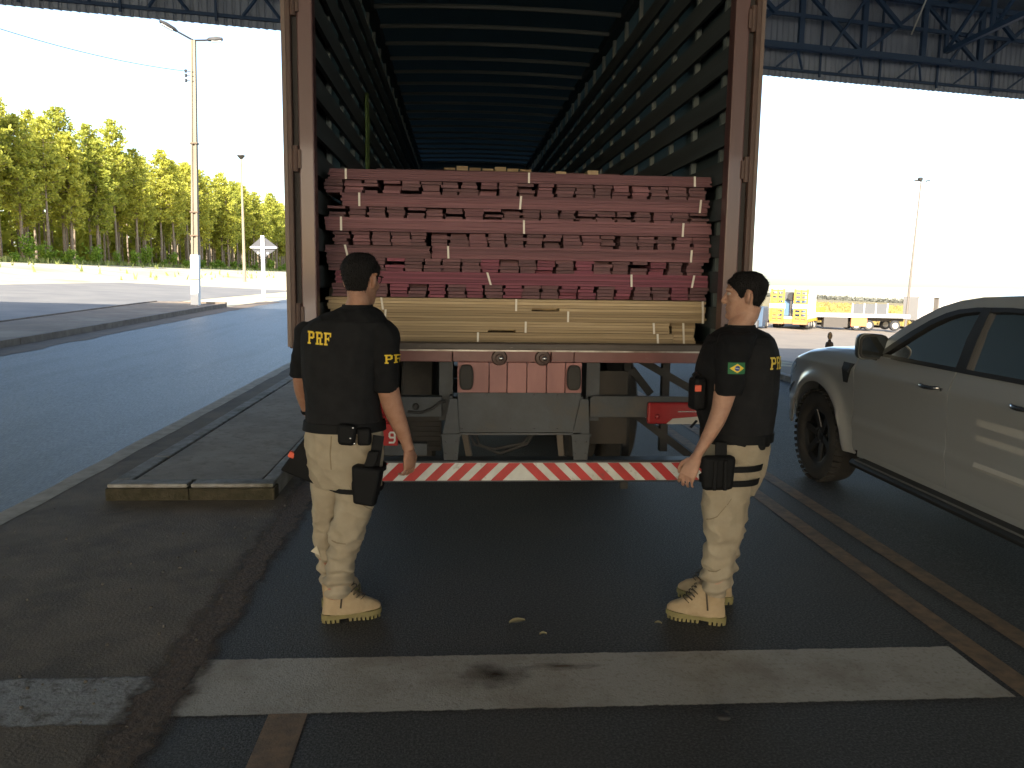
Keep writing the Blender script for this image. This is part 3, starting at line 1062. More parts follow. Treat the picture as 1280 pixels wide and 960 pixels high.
def tuft(mb, c, size, rnd, up=.35, n=5):
    """one clump of needles: short blades fanning out of a twig end"""
    c = Vector(c)
    for _ in range(n):
        d = Vector((rnd.gauss(0, 1), rnd.gauss(0, 1), rnd.gauss(up, .8))).normalized()
        s = d.cross(Vector((rnd.gauss(0, 1), rnd.gauss(0, 1), rnd.gauss(0, 1)))).normalized()
        L = size * rnd.uniform(.6, 1.25)
        w = size * rnd.uniform(.16, .30)
        mb.add([c - s * w * .4, c + d * L * .55 - s * w, c + d * L, c + d * L * .55 + s * w], [(0, 1, 2, 3)])


def pine(seed, H, low):
    rnd = random.Random(seed)
    tk = MB()
    pts, rs = [], []
    lx, ly = rnd.uniform(-.25, .25), rnd.uniform(-.25, .25)
    for i in range(9):
        t = i / 8
        pts.append((lx * t * t + .08 * rnd.gauss(0, 1) * t, ly * t * t + .08 * rnd.gauss(0, 1) * t, H * .97 * t - .3))
        rs.append(.17 * (1 - t) ** .8 + .025)
    tk.tube(pts, rs, 7)
    cr = MB()
    z = H * low
    while z < H * .985:
        t = (z - H * low) / (H * (1 - low))
        reach = H * .155 * (.55 + .75 * min(1, t * 2.2)) * (1 - t) ** .62 + .30
        k = rnd.randint(3, 5)
        a0 = rnd.uniform(0, 6.3)
        fill = .35 + .65 * min(1, t * 2.5)
        for j in range(k):
            if rnd.random() > fill + .25:
                continue
            a = a0 + j * 6.283 / k + rnd.uniform(-.4, .4)
            L = reach * rnd.uniform(.6, 1.15)
            rise = rnd.uniform(.02, .35) * L
            bx_, by_ = pts[min(8, int(z / H * 8))][:2]
            p0 = Vector((bx_, by_, z))
            p1 = Vector((bx_ + math.cos(a) * L, by_ + math.sin(a) * L, z + rise))
            tk.tube([p0, p0.lerp(p1, .5) + Vector((0, 0, -.08 * L)), p1], [.035, .022, .010], 4)
            m_ = max(3, int(L * 5))
            for q in range(m_):
                f = .25 + .75 * (q + rnd.random()) / m_
                pp = p0.lerp(p1, f) + Vector((rnd.gauss(0, .20), rnd.gauss(0, .20), rnd.gauss(.05, .16))) * (.5 + .5 * L / 2)
                tuft(cr, pp, rnd.uniform(.34, .60), rnd, n=6)
        z += rnd.uniform(.28, .50)
    for q in range(8):
        tuft(cr, (lx + rnd.gauss(0, .15), ly + rnd.gauss(0, .15), H * .98 + rnd.uniform(-.5, .25)), .5, rnd, .9)
    return mesh('trunk', tk, M_BARK, True), mesh('crown', cr, M_NEEDLE, False, fix=False)


PINES = [pine(11 + i, h, lo) for i, (h, lo) in enumerate(((16.4, .30), (18.8, .40), (15.2, .27), (17.6, .44), (14.2, .31), (19.6, .37)))]
rnd = random.Random(5)
spots = []
for row, (X, y0, y1, st) in enumerate(((-47.6, 72, 262, 5.0), (-51.0, 74, 262, 5.4), (-55.0, 78, 250, 6.4))):
    y = y0
    while y < y1:
        spots.append((X + rnd.gauss(0, .7), y + rnd.gauss(0, .8), row))
        y += st * rnd.uniform(.8, 1.2)
spots.sort(key=lambda s: s[1] / -s[0])          # from the edge of the frame towards the trailer
ROWN = ('front', 'second', 'third')
cnt = [0, 0, 0]


def ordinal(n):
    tens = {2: 'twenty', 3: 'thirty', 4: 'forty', 5: 'fifty', 6: 'sixty'}
    if n <= 20:
        return ORD[n - 1]
    t, u = divmod(n, 10)
    return (tens[t].replace('ty', 'tieth') if u == 0 else tens[t] + '-' + ORD[u - 1])


for i, (x, y, row) in enumerate(spots):
    v = rnd.randrange(6)
    cnt[row] += 1
    hgt = rnd.uniform(.86, 1.06)
    near = '' if row else ''
    t = thing('pine_tree', '%s pine in the %s rank of the wood, counted from the photo edge' % (ordinal(cnt[row]), ROWN[row]), 'pine tree',
              (x, y, zg(x, y)), 'pines of the wood beyond the sandy bank')
    for nm, me in zip(('trunk', 'crown'), PINES[v]):
        o = bpy.data.objects.new(nm, me)
        COL.objects.link(o)
        o.parent = t
    t.rotation_euler = (rnd.gauss(0, .012), rnd.gauss(0, .012), rnd.uniform(0, 6.28))
    t.scale = (hgt * rnd.uniform(.9, 1.1), hgt * rnd.uniform(.9, 1.1), hgt)

# shrubs along the foot of the wood
def shrub(seed, h):
    r_ = random.Random(seed)
    lf, stm = MB(), MB()
    for k in range(9):
        a = r_.uniform(0, 6.28)
        tip = Vector((math.cos(a) * r_.uniform(.2, .9), math.sin(a) * r_.uniform(.2, .9), h * r_.uniform(.6, 1)))
        stm.tube([(0, 0, -.1), tip * .5 + Vector((0, 0, .1)), tip], [.03, .02, .008], 4)
        for q in range(16):
            p = tip * r_.uniform(.3, 1.05) + Vector((r_.gauss(0, .22), r_.gauss(0, .22), r_.gauss(0, .22)))
            tuft(lf, p, .34, r_, .3, 6)
    return mesh('stem', stm, M_BARK, True), mesh('foliage', lf, M_BUSH, False, fix=False)


SHRUBS = [shrub(70 + i, h) for i, h in enumerate((2.0, 2.8, 1.6, 3.4))]
for i in range(44):
    y = 72 + i * 4.4 + rnd.uniform(-1.5, 1.5)
    x = -45.3 + rnd.uniform(-1.4, 1.0)
    v = rnd.randrange(4)
    t = thing('shrub', '%s leafy green shrub at the foot of the wood, counted from the photo edge' % ordinal(i + 1), 'shrub', (x, y, zg(x, y)),
              'shrubs at the foot of the pine wood')
    for nm, me in zip(('stem', 'foliage'), SHRUBS[v]):
        o = bpy.data.objects.new(nm, me)
        COL.objects.link(o)
        o.parent = t
    s = rnd.uniform(.45, 1.15)
    t.scale = (s, s, s)
    t.rotation_euler = (0, 0, rnd.uniform(0, 6.28))
# rough grass on the bank
mb = MB()
for i in range(3600):
    y = rnd.uniform(66, 240)
    x = -46.5 + abs(rnd.gauss(0, 1.3)) - 1.0
    if rnd.random() < .05:
        x = rnd.uniform(-43, -27)
    z = zg(x, y)
    s = rnd.uniform(.25, .7)
    for _ in range(2):
        a = rnd.uniform(0, 3.14)
        w = rnd.uniform(.06, .16)
        dx, dy = math.cos(a) * w, math.sin(a) * w
        mb.add([(x - dx, y - dy, z - .03), (x + dx, y + dy, z - .03), (x + dx * .3 + rnd.gauss(0, .12), y + rnd.gauss(0, .12), z + s)], [(0, 1, 2)])
o = part('bank_grass', mb, leaf_mat('bank_grass', (.20, .27, .05), (.42, .42, .16), .4), fix=False)
tag(o, 'rough yellow green grass along the sandy bank', 'grass', kind='stuff')
# dark depth of the wood: trunks and crowns too far in to tell apart
mb = MB()
tkm = MB()
for i in range(5200):
    y = rnd.uniform(74, 330)
    x = -60 - abs(rnd.gauss(0, 6))
    z = zg(x, y) + (rnd.uniform(3, 14.5) if i % 3 else rnd.uniform(-.5, 4))
    tuft(mb, (x, y, z), 1.7, rnd, .3, 6)
for i in range(260):
    y = rnd.uniform(70, 300)
    x = -58 - abs(rnd.gauss(0, 7))
    z = zg(x, y)
    tkm.tube([(x, y, z - .3), (x + rnd.gauss(0, .2), y, z + 9), (x + rnd.gauss(0, .3), y, z + 13)], [.17, .13, .06], 5)
nb = len(mb.v)
mb.v += tkm.v
mb.f += [tuple(i + nb for i in q) for q in tkm.f]
mb.m += [1] * len(tkm.f)
o = part('deep_wood', mb, [M_NEEDLE, M_BARK], fix=False)
tag(o, 'dense inner mass of the pine wood behind the front ranks', 'wood', kind='stuff')

# ---------------------------------------------------------------- lamp posts, sign, cable
M_CONC = mat('pale_concrete_pole', (.26, .215, .15), .85, col2=(.19, .155, .11), scale=5, stretch=(1, 1, .2))
M_LIME = mat('limewash', (.80, .79, .74), .85)
M_LAMP = mat('lamp_housing', (.022, .02, .018), .6)


def lamp_head(parent, base, d, L, rise, name='lamp_head', wide=.26):
    base, d = Vector(base), Vector(d).normalized()
    tip = base + d * L * .45 + Vector((0, 0, rise * .45))
    a = part('lamp_arm', MB().tube([base, tip], .035, 6), M_LAMP, parent)
    end = base + d * L + Vector((0, 0, rise))
    sd = d.cross(Vector((0, 0, 1))).normalized()
    mb = MB()
    rings = []
    for t, w, h in ((0, .05, .04), (.15, wide * .75, .08), (.6, wide, .10), (.95, wide * .7, .07), (1, wide * .3, .04)):
        p = tip.lerp(end, t)
        rings.append([p + sd * w * .5 + Vector((0, 0, -h * .2)), p + sd * w * .35 + Vector((0, 0, h)), p - sd * w * .35 + Vector((0, 0, h)),
                      p - sd * w * .5 + Vector((0, 0, -h * .2)), p + Vector((0, 0, -h * .6))])
    mb.loft(rings)
    hd = part(name, mb, M_LAMP, parent, smooth=40)
    p, q = tip.lerp(end, .3), tip.lerp(end, .9)
    part('lens', MB().beam(p - Vector((0, 0, .055)), q - Vector((0, 0, .055)), wide * .5, .03), mat('lamp_lens', (.5, .5, .46), .3), hd)


px, py = -10.15, 32.1
pz = zg(px, py) + .12
lp = thing('lamp_post', 'tall concrete lamp post with white painted foot on the dirt island', 'lamp post', (px, py, pz))
top = Vector((px + .28, py, pz + 9.85))
ax = [Vector((px, py, pz - .3)), Vector((px, py, pz)).lerp(top, .5), top]
# tapering H-shaped concrete pole
mb = MB()
rings = []
for i in range(9):
    t = i / 8
    c = Vector((px, py, pz - .3)).lerp(top, t)
    w, dp = .14 - .06 * t, .13 - .05 * t
    rings.append([c + Vector(v) for v in ((-w, -dp, 0), (-w * .45, -dp, 0), (-w * .45, -dp * .45, 0), (w * .45, -dp * .45, 0), (w * .45, -dp, 0), (w, -dp, 0),
                                          (w, dp, 0), (-w, dp, 0))])
mb.loft(rings)
part('pole', mb, M_CONC, lp)
c0, c1 = Vector((px, py, pz - .2)), Vector((px, py, pz)).lerp(top, .195)
mb = MB().loft([[c + Vector(v) for v in ((-.148, -.138, 0), (.148, -.138, 0), (.148, .138, 0), (-.148, .138, 0))] for c in (c0, c1)])
part('white_foot', mb, M_LIME, lp)
for t in (.10, .27, .36, .62):
    c = Vector((px, py, pz)).lerp(top, t)
    part('step_band', MB().box(c.x - .15, c.x + .15, c.y - .145, c.y + .145, c.z - .025, c.z + .025), mat('rusty_band', (.16, .11, .07), .8), lp)
lamp_head(lp, top, (-1, -.35, 0), 1.15, .52, wide=.34)
lamp_head(lp, top, (1, .15, 0), 1.05, .10, wide=.26)
br = Vector((px, py, pz)).lerp(top, .885)
for dz in (0, -.16, -.34):
    part('insulator', MB().lathe([(.001, -.06), (.05, -.05), (.03, -.01), (.055, .02), (.04, .06), (.001, .07)], br + Vector((-.26, -.1, dz)), 'z', 10), M_LAMP, lp, smooth=True)
    part('bracket', MB().beam(br + Vector((0, -.05, dz)), br + Vector((-.26, -.1, dz)), .03), M_LAMP, lp)
A, B = br + Vector((-.28, -.1, 0)), Vector((-16.5, 20.5, 9.35))
pts = [A.lerp(B, t) + Vector((0, 0, -.85 * 4 * t * (1 - t) * .6)) for t in lin(0, 1, 24)]
tag(part('overhead_cable', MB().tube(pts, .011, 5), mat('cable_black', (.012, .011, .010), .9, spec=.1), smooth=True), 'thin dark overhead cable running from the tall lamp post', 'cable')

px, py = -22.95, 89.3
pz = zg(px, py)
lp2 = thing('lamp_post', 'slim far lamp post with small round head before the pines', 'lamp post', (px, py, pz))
part('pole', MB().tube([(px, py, pz - .3), (px, py, pz + 13.0)], [.18, .09], 8), M_CONC, lp2, smooth=40)
part('lamp_head', MB().lathe([(.001, -.35), (.16, -.25), (.42, .05), (.40, .14), (.12, .2), (.001, .2)], (px, py, pz + 13.2), 'z', 14), M_LAMP, lp2, smooth=40)

px, py = -10.55, 45.
pz = zg(px, py)
sg = thing('road_sign', 'grey back of a diamond road sign on a white post', 'road sign', (px, py, pz))
part('post', MB().box(px - .09, px + .09, py - .05, py + .05, pz - .3, pz + 3.35), M_LIME, sg)
cz = pz + 2.72
part('plate', MB().prism([(px - .72, cz), (px, cz - .62), (px + .82, cz), (px, cz + .62)], 'y', py + .052, py + .07), mat('sign_back_grey', (.045, .045, .05), .6), sg)
part('cross_bar', MB().box(px - .66, px + .74, py - .06, py + .051, cz - .05, cz + .03), M_LIME, sg)
part('clamp', MB().box(px - .30, px - .2, py - .03, py + .051, cz - .36, cz - .26), M_LIME, sg)
part('clamp', MB().box(px + .22, px + .32, py - .03, py + .051, cz - .36, cz - .26), M_LIME, sg)

px, py = 42.9, 74.
pz = zg(px, py)
lp3 = thing('lamp_post', 'leaning slim steel lamp post beyond the yard', 'lamp post', (px, py, pz))
top = Vector((px + .45, py, pz + 14.0))
part('pole', MB().tube([(px, py, pz - .3), Vector((px, py, pz)).lerp(top, .5), top], [.12, .10, .07], 8), mat('dark_pole', (.13, .11, .09), .7), lp3, smooth=40)
lamp_head(lp3, top, (-1, -.2, 0), .75, .02, wide=.22)
lamp_head(lp3, top, (1, .2, 0), 1.05, .05, wide=.16)
part('photocell', MB().lathe([(.001, 0), (.20, .03), (.24, .22), (.16, .32), (.001, .34)], top + Vector((-.1, 0, .02)), 'z', 10), M_LAMP, lp3, smooth=40)

# ---------------------------------------------------------------- field, far treeline
mb = MB()
sheet(mb, lin(30, 130, 10) + [180, 260, 420], lin(78, 120, 8) + lin(135, 480, 20), .25)
struct('field', mb, M_FIELD, True, 'golden ripe crop field stretching to the horizon', 'field')
mb = MB()
for i in range(9000):
    y = 79 + 190 * rnd.random() ** 1.6
    x = y * rnd.uniform(.40, .95)
    z = zg(x, y) + .2
    a = rnd.uniform(0, 3.14)
    w = rnd.uniform(.10, .22)
    dx, dy = math.cos(a) * w, math.sin(a) * w
    mb.add([(x - dx, y - dy, z), (x + dx, y + dy, z), (x + dx * 1.4, y + dy, z + rnd.uniform(.3, .75)), (x - dx * 1.4, y - dy, z + rnd.uniform(.3, .75))], [(0, 1, 2, 3)])
tag(part('crop_rows', mb, leaf_mat('crop_leaves', (.30, .22, .06), (.44, .34, .12), .4), fix=False), 'dense golden crop plants at the near edge of the field', 'crop', kind='stuff')
mb = MB()
for i in range(2600):
    y = rnd.uniform(480, 540)
    x = rnd.uniform(120, 520)
    tuft(mb, (x, y, zg(x, y) + rnd.uniform(.3, 2.5) * (.4 + .6 * abs(mnoise.noise((x * .02, 0, 0))) * 2)), 2.2, rnd, .2, 5)
tag(part('far_treeline', mb, leaf_mat('hazed_leaves', (.11, .11, .09), (.17, .165, .13), .2), fix=False), 'low hazy line of trees behind the field', 'treeline', kind='stuff')  # leaf colours greyed to put distance haze into them
# ---------------------------------------------------------------- vehicles in the yard
M_RAMP = mat('ramp_yellow', (.75, .40, .03), .6, col2=(.55, .28, .03), scale=3)
M_RAMPRED = mat('ramp_rust', (.45, .16, .06), .7)
M_WHITEP = mat('white_vehicle_paint', (.62, .60, .56), .5)
M_BLUEP = mat('blue_vehicle_paint', (.08, .15, .24), .5)
M_DARKP = mat('dark_chassis', (.07, .06, .05), .8)
M_DECK = mat('pale_deck', (.55, .47, .34), .8)
M_PANELG = mat('grey_side_board', (.09, .09, .09), .7)


class Frame:
    def __init__(s, o, ax):
        s.o = Vector(o)
        s.a = Vector((ax[0], ax[1], 0)).normalized()
        s.b = Vector((s.a.y, -s.a.x, 0))

    def __call__(s, u, v, z):
        return s.o + s.a * u + s.b * v + Vector((0, 0, z))

    def box(s, u0, u1, v0, v1, z0, z1, mb=None):
        mb = mb or MB()
        c = [s(u, v, z) for z in (z0, z1) for u, v in ((u0, v0), (u1, v0), (u1, v1), (u0, v1))]
        return mb.add(c, [(0, 3, 2, 1), (4, 5, 6, 7), (0, 1, 5, 4), (1, 2, 6, 5), (2, 3, 7, 6), (3, 0, 4, 7)])

    def wheel(s, root, u, v, r, w, parent=None):
        mb = MB()
        rings = []
        for rr, al in ((r * .55, -w / 2), (r * .9, -w / 2), (r, -w * .35), (r, w * .35), (r * .9, w / 2), (r * .55, w / 2)):
            rings.append([s(u + rr * math.cos(t), v + al, r + rr * math.sin(t)) for t in (2 * math.pi * k / 18 for k in range(18))])
        mb.loft(rings)
        wh = part('wheel', mb, M_TYRE, root, smooth=40)
        mb = MB()
        rings = []
        for rr, al in ((r * .56, -w * .42), (r * .56, w * .42)):
            rings.append([s(u + rr * math.cos(t), v + al * 1.25, r + rr * math.sin(t)) for t in (2 * math.pi * k / 14 for k in range(14))])
        mb.loft(rings)
        part('rim', mb, mat('pale_rim', (.45, .40, .32), .6), wh, smooth=40)


# low loader with its two ramps folded up
o = Vector((28.1, 66.2, 0))
o.z = zg(o.x, o.y)
lf = Frame(o, (.55, .83))
lt = thing('low_loader', 'yellow low loader trailer with both ladder ramps folded up', 'trailer', o)
part('deck', lf.box(0, 10.5, -1.5, 1.5, .85, 1.05), M_DECK, lt)
part('rear_beam', lf.box(-.15, .15, -1.55, 1.55, .45, .85), M_RAMPRED, lt)
part('gooseneck', lf.box(8.2, 11.5, -1.2, 1.2, 1.05, 1.65), M_RAMP, lt)
for v in (-1.5, 1.42):
    part('side_rail', lf.box(.15, 10.5, v, v + .08, .6, .849), M_RAMP, lt)
for k in range(3):
    for v in (-1.25, 1.25):
        lf.wheel(lt, 1.2 + k * 1.15, v, .42, .42)
for v0 in (-1.52, .38):
    rp = part('ramp', lf.box(-.30, -.22, v0, v0 + .14, .55, 3.35), M_RAMP, lt)
    part('ramp_rail', lf.box(-.30, -.22, v0 + 1.0, v0 + 1.14, .55, 3.35), M_RAMP, rp)
    part('ramp_rail', lf.box(-.29, -.23, v0 + .52, v0 + .62, .55, 3.3), M_RAMP, rp)
    for z in (.6, .95, 1.3, 1.62, 2.1, 2.45, 2.8, 3.15):
        part('rung', lf.box(-.285, -.235, v0 + .14, v0 + 1.0, z, z + .12), M_RAMP, rp)
    part('ramp_apron', lf.box(-.34, -.305, v0 - .05, v0 + 1.25, 1.75, 2.12), M_WHITEP, rp)
    part('hinge_plate', lf.box(-.34, -.16, v0, v0 + 1.14, .42, .60), M_RAMPRED, rp)
part('spare_wheel', MB().tube([lf(.3, .05, 2.75), lf(.55, .05, 2.75)], .33, 16), M_TYRE, lt)
part('spare_wheel_post', lf.box(.38, .48, -.02, .12, 1.05, 2.6), M_DARKP, lt)
mc = thing('blue_machine', 'blue and white machine loaded on the low loader', 'machine', lf(2.4, 0, 1.05))
part('body', lf.box(.8, 3.4, -.9, .9, 1.06, 2.35), M_BLUEP, mc, bevel=.08)
part('cab', lf.box(3.2, 6.6, -1.1, 1.1, 1.06, 2.9), M_WHITEP, mc, bevel=.15)
part('window', lf.box(5.2, 6.3, -1.13, -1.08, 1.95, 2.5), mat('dark_window', (.05, .055, .06), .2), mc)
part('guard', lf.box(1.2, 1.3, -1.0, 1.0, 2.35, 3.1), M_PANELG, mc)
part('arm', MB().beam(lf(.9, -.3, 1.4), lf(1.4, .7, 3.0), .10), M_WHITEP, mc)
# flat truck with grey side boards
o = Vector((34.6, 70.2, 0))
o.z = zg(o.x, o.y)
ff = Frame(o, (1, -.10))
ft = thing('flat_truck', 'flatbed trailer with pale deck and three grey side boards', 'trailer', o)
part('deck', ff.box(-3.6, 5.6, -1.2, 1.2, 1.25, 1.45), M_DECK, ft)
part('deck_edge', ff.box(-3.6, 5.6, 1.2, 1.28, 1.15, 1.42), M_WHITEP, ft)
part('chassis', ff.box(-3.4, 5.4, -.45, .45, .8, 1.24), M_DARKP, ft)
for k in range(3):
    part('side_board', ff.box(.6 + k * 1.02, 1.55 + k * 1.02, 1.1, 1.18, 1.46, 2.35), M_PANELG, ft)
for k in range(4):
    part('board_post', ff.box(.5 + k * 1.02, .59 + k * 1.02, 1.08, 1.2, 1.45, 2.4), M_WHITEP, ft)
part('toolbox', ff.box(-1.9, .2, .55, 1.2, .25, 1.13), M_DARKP, ft)
for u in (-2.9, 1.0, 2.1, 4.4):
    for v in (-1.0, 1.0):
        ff.wheel(ft, u, v, .46, .36)
part('bumper', ff.box(.5, 1.9, 1.0, 1.2, .35, 1.1), M_RAMPRED, ft)
# white box body
o = Vector((49.0, 80.0, 0))
o.z = zg(o.x, o.y)
wf = Frame(o, (1, .10))
bt = thing('box_trailer', 'white box trailer with a dark gap between its two bodies', 'trailer', o)
M_BOXW = mat('dusty_box_white', (.36, .33, .30), .6)
part('box_body', wf.box(-2.35, -.62, -1.2, 1.2, .95, 3.35), M_BOXW, bt, bevel=.03)
part('box_body', wf.box(0.0, 2.6, -1.2, 1.2, .95, 3.30), M_BOXW, bt, bevel=.03)
part('gap_block', wf.box(-.62, 0, -.9, 1.0, 1.0, 3.28), M_DARKP, bt)  # dark block painted in for the shaded gap between the bodies
part('roof_lip', wf.box(-2.4, 2.6, 1.16, 1.24, 3.3, 3.42), mat('dusty_lip', (.55, .45, .30), .8), bt)
part('chassis', wf.box(-2.3, 2.6, -.5, .5, .55, .94), M_DARKP, bt)
for u in (-1.7, -.5, 1.9):
    for v in (-1.0, 1.0):
        wf.wheel(bt, u, v, .48, .32)
# blue board leaning by the ramps
o = Vector((24.6, 64.9, 0))
o.z = zg(o.x, o.y)
bf = Frame(o, (.55, .83))
bp_ = thing('site_trailer', 'small blue and white trailer beside the yellow ramps', 'trailer', o)
part('body', MB().add([bf(-.4, -.75, .15), bf(2.0, -.75, .15), bf(2.0, .75, .15), bf(-.4, .75, .15), bf(.1, -.7, 1.75), bf(2.0, -.7, 1.75), bf(2.0, .7, 1.75), bf(.1, .7, 1.75)],
                      [(0, 3, 2, 1), (4, 5, 6, 7), (0, 1, 5, 4), (1, 2, 6, 5), (2, 3, 7, 6), (3, 0, 4, 7)]), mat('faded_blue_board', (.03, .06, .10), .6), bp_, bevel=.04)
part('apron', bf.box(-1.0, -.42, -.72, .5, .1, .7), M_PANELG, bp_, bevel=.03)
for v in (-.8, .8):
    bf.wheel(bp_, 1.0, v, .3, .2)
# slim post
px, py = 7.83, 16.3
pz = zg(px, py)
po = thing('bollard', 'slim dark brown post with pale knob standing beyond the pickup bonnet', 'bollard', (px, py, pz))
part('post', MB().lathe([(.001, -.05), (.095, -.05), (.09, .3), (.080, .50), (.068, .54), (.032, .56), (.030, .60), (.001, .60)], (px, py, pz), 'z', 14), mat(
    'brown_post', (.06, .04, .03), .7), po, smooth=40)
part('knob', MB().lathe([(.001, .60), (.034, .61), (.050, .66), (.048, .70), (.036, .735), (.016, .755), (.001, .76)], (px, py, pz), 'z', 12), mat(
    'tan_knob', (.35, .24, .15), .7), po, smooth=True)

# ---------------------------------------------------------------- pickup
M_SILVER = mat('silver_paint', (.50, .52, .53), .28, .35, coat=.6, bump=.0002, bscale=400)
M_PLASTIC = mat('black_plastic', (.025, .026, .027), .5)
M_GLASS = glass_mat('tinted_glass', (.40, .45, .43))
M_INT = mat('cabin_trim', (.05, .05, .052), .8)
M_ALLOY = mat('dark_alloy', (.05, .05, .052), .35, .6)
PX, PY, PZ = 3.93, 6.30, -.012
pk = thing('pickup_truck', 'silver double cab pickup standing in the lane beside the trailer', 'pickup truck', (PX, PY, PZ))


def interp(x, pts):
    if x <= pts[0][0]:
        return pts[0][1]
    for (a, va), (b, vb) in zip(pts, pts[1:]):
        if x <= b:
            t = (x - a) / (b - a)
            return va + (vb - va) * t
    return pts[-1][1]


PROF = [(.30, .83), (.36, .868), (.42, .888), (.50, .897), (.585, .902), (.60, .912), (.612, .914), (.64, .903), (.75, .908), (.88, .913), (.985, .922), (1.0, .924),
        (1.02, .915), (1.08, .895), (1.135, .868)]
TR_, AR_, WU = .385, .46, .13          # tyre and arch radius


def wside(u, z):
    w = interp(z, PROF)
    if u > -.2:
        k = min(1, (u + .2) / .5)
        w = w * (1 - k) + k * max(w, .905 if z < 1.0 else w)
    if u > .35:
        w -= .30 * (u - .35) ** 2 + (.5 * (u - .85) ** 2 * 6 if u > .85 else 0)
    if u < -3.9:
        w -= .05 * (u + 3.9) ** 2
    for c in (WU, -3.22):
        r = math.hypot(u - c, z - TR_)
        w += .038 * math.exp(-((r - AR_ - .03) / .055) ** 2) * (1 if z > .25 else 0)
    return w


def grid_panel(name, cols, m, side=1, thick=.014, sharp=35, parent=None, nz=26, top_roll=None, label=None):
    """cols: (u, z_low, z_high); surface follows wside"""
    mb = MB()
    n = None
    vs = []
    for (u, z0, z1) in cols:
        ring = []
        for k in range(nz + 1):
            z = z0 + (z1 - z0) * k / nz
            ring.append((wside(u, z), z))
        if top_roll:
            w, z = ring[-1]
            for dw, dz in top_roll:
                ring.append((w - dw, z + dz))
        n = len(ring)
        vs += [(PX - side * w, PY + u, PZ + z) for w, z in ring]
    mb.add(vs, [(i * n + j, (i + 1) * n + j, (i + 1) * n + j + 1, i * n + j + 1) for i in range(len(cols) - 1) for j in range(n - 1)])
    o = part(name, mb, m, parent or pk, smooth=sharp, fix=True)
    s = o.modifiers.new('solidify', 'SOLIDIFY')
    s.thickness = thick
    s.offset = 0
    o.modifiers.new('edges', 'EDGE_SPLIT').split_angle = R(38)
    if label:
        o['label'] = label
    return o


def arch_low(u, base):
    for c in (WU, -3.22):
        if abs(u - c) < AR_:
            return max(base, TR_ + math.sqrt(AR_ ** 2 - (u - c) ** 2))
    return base


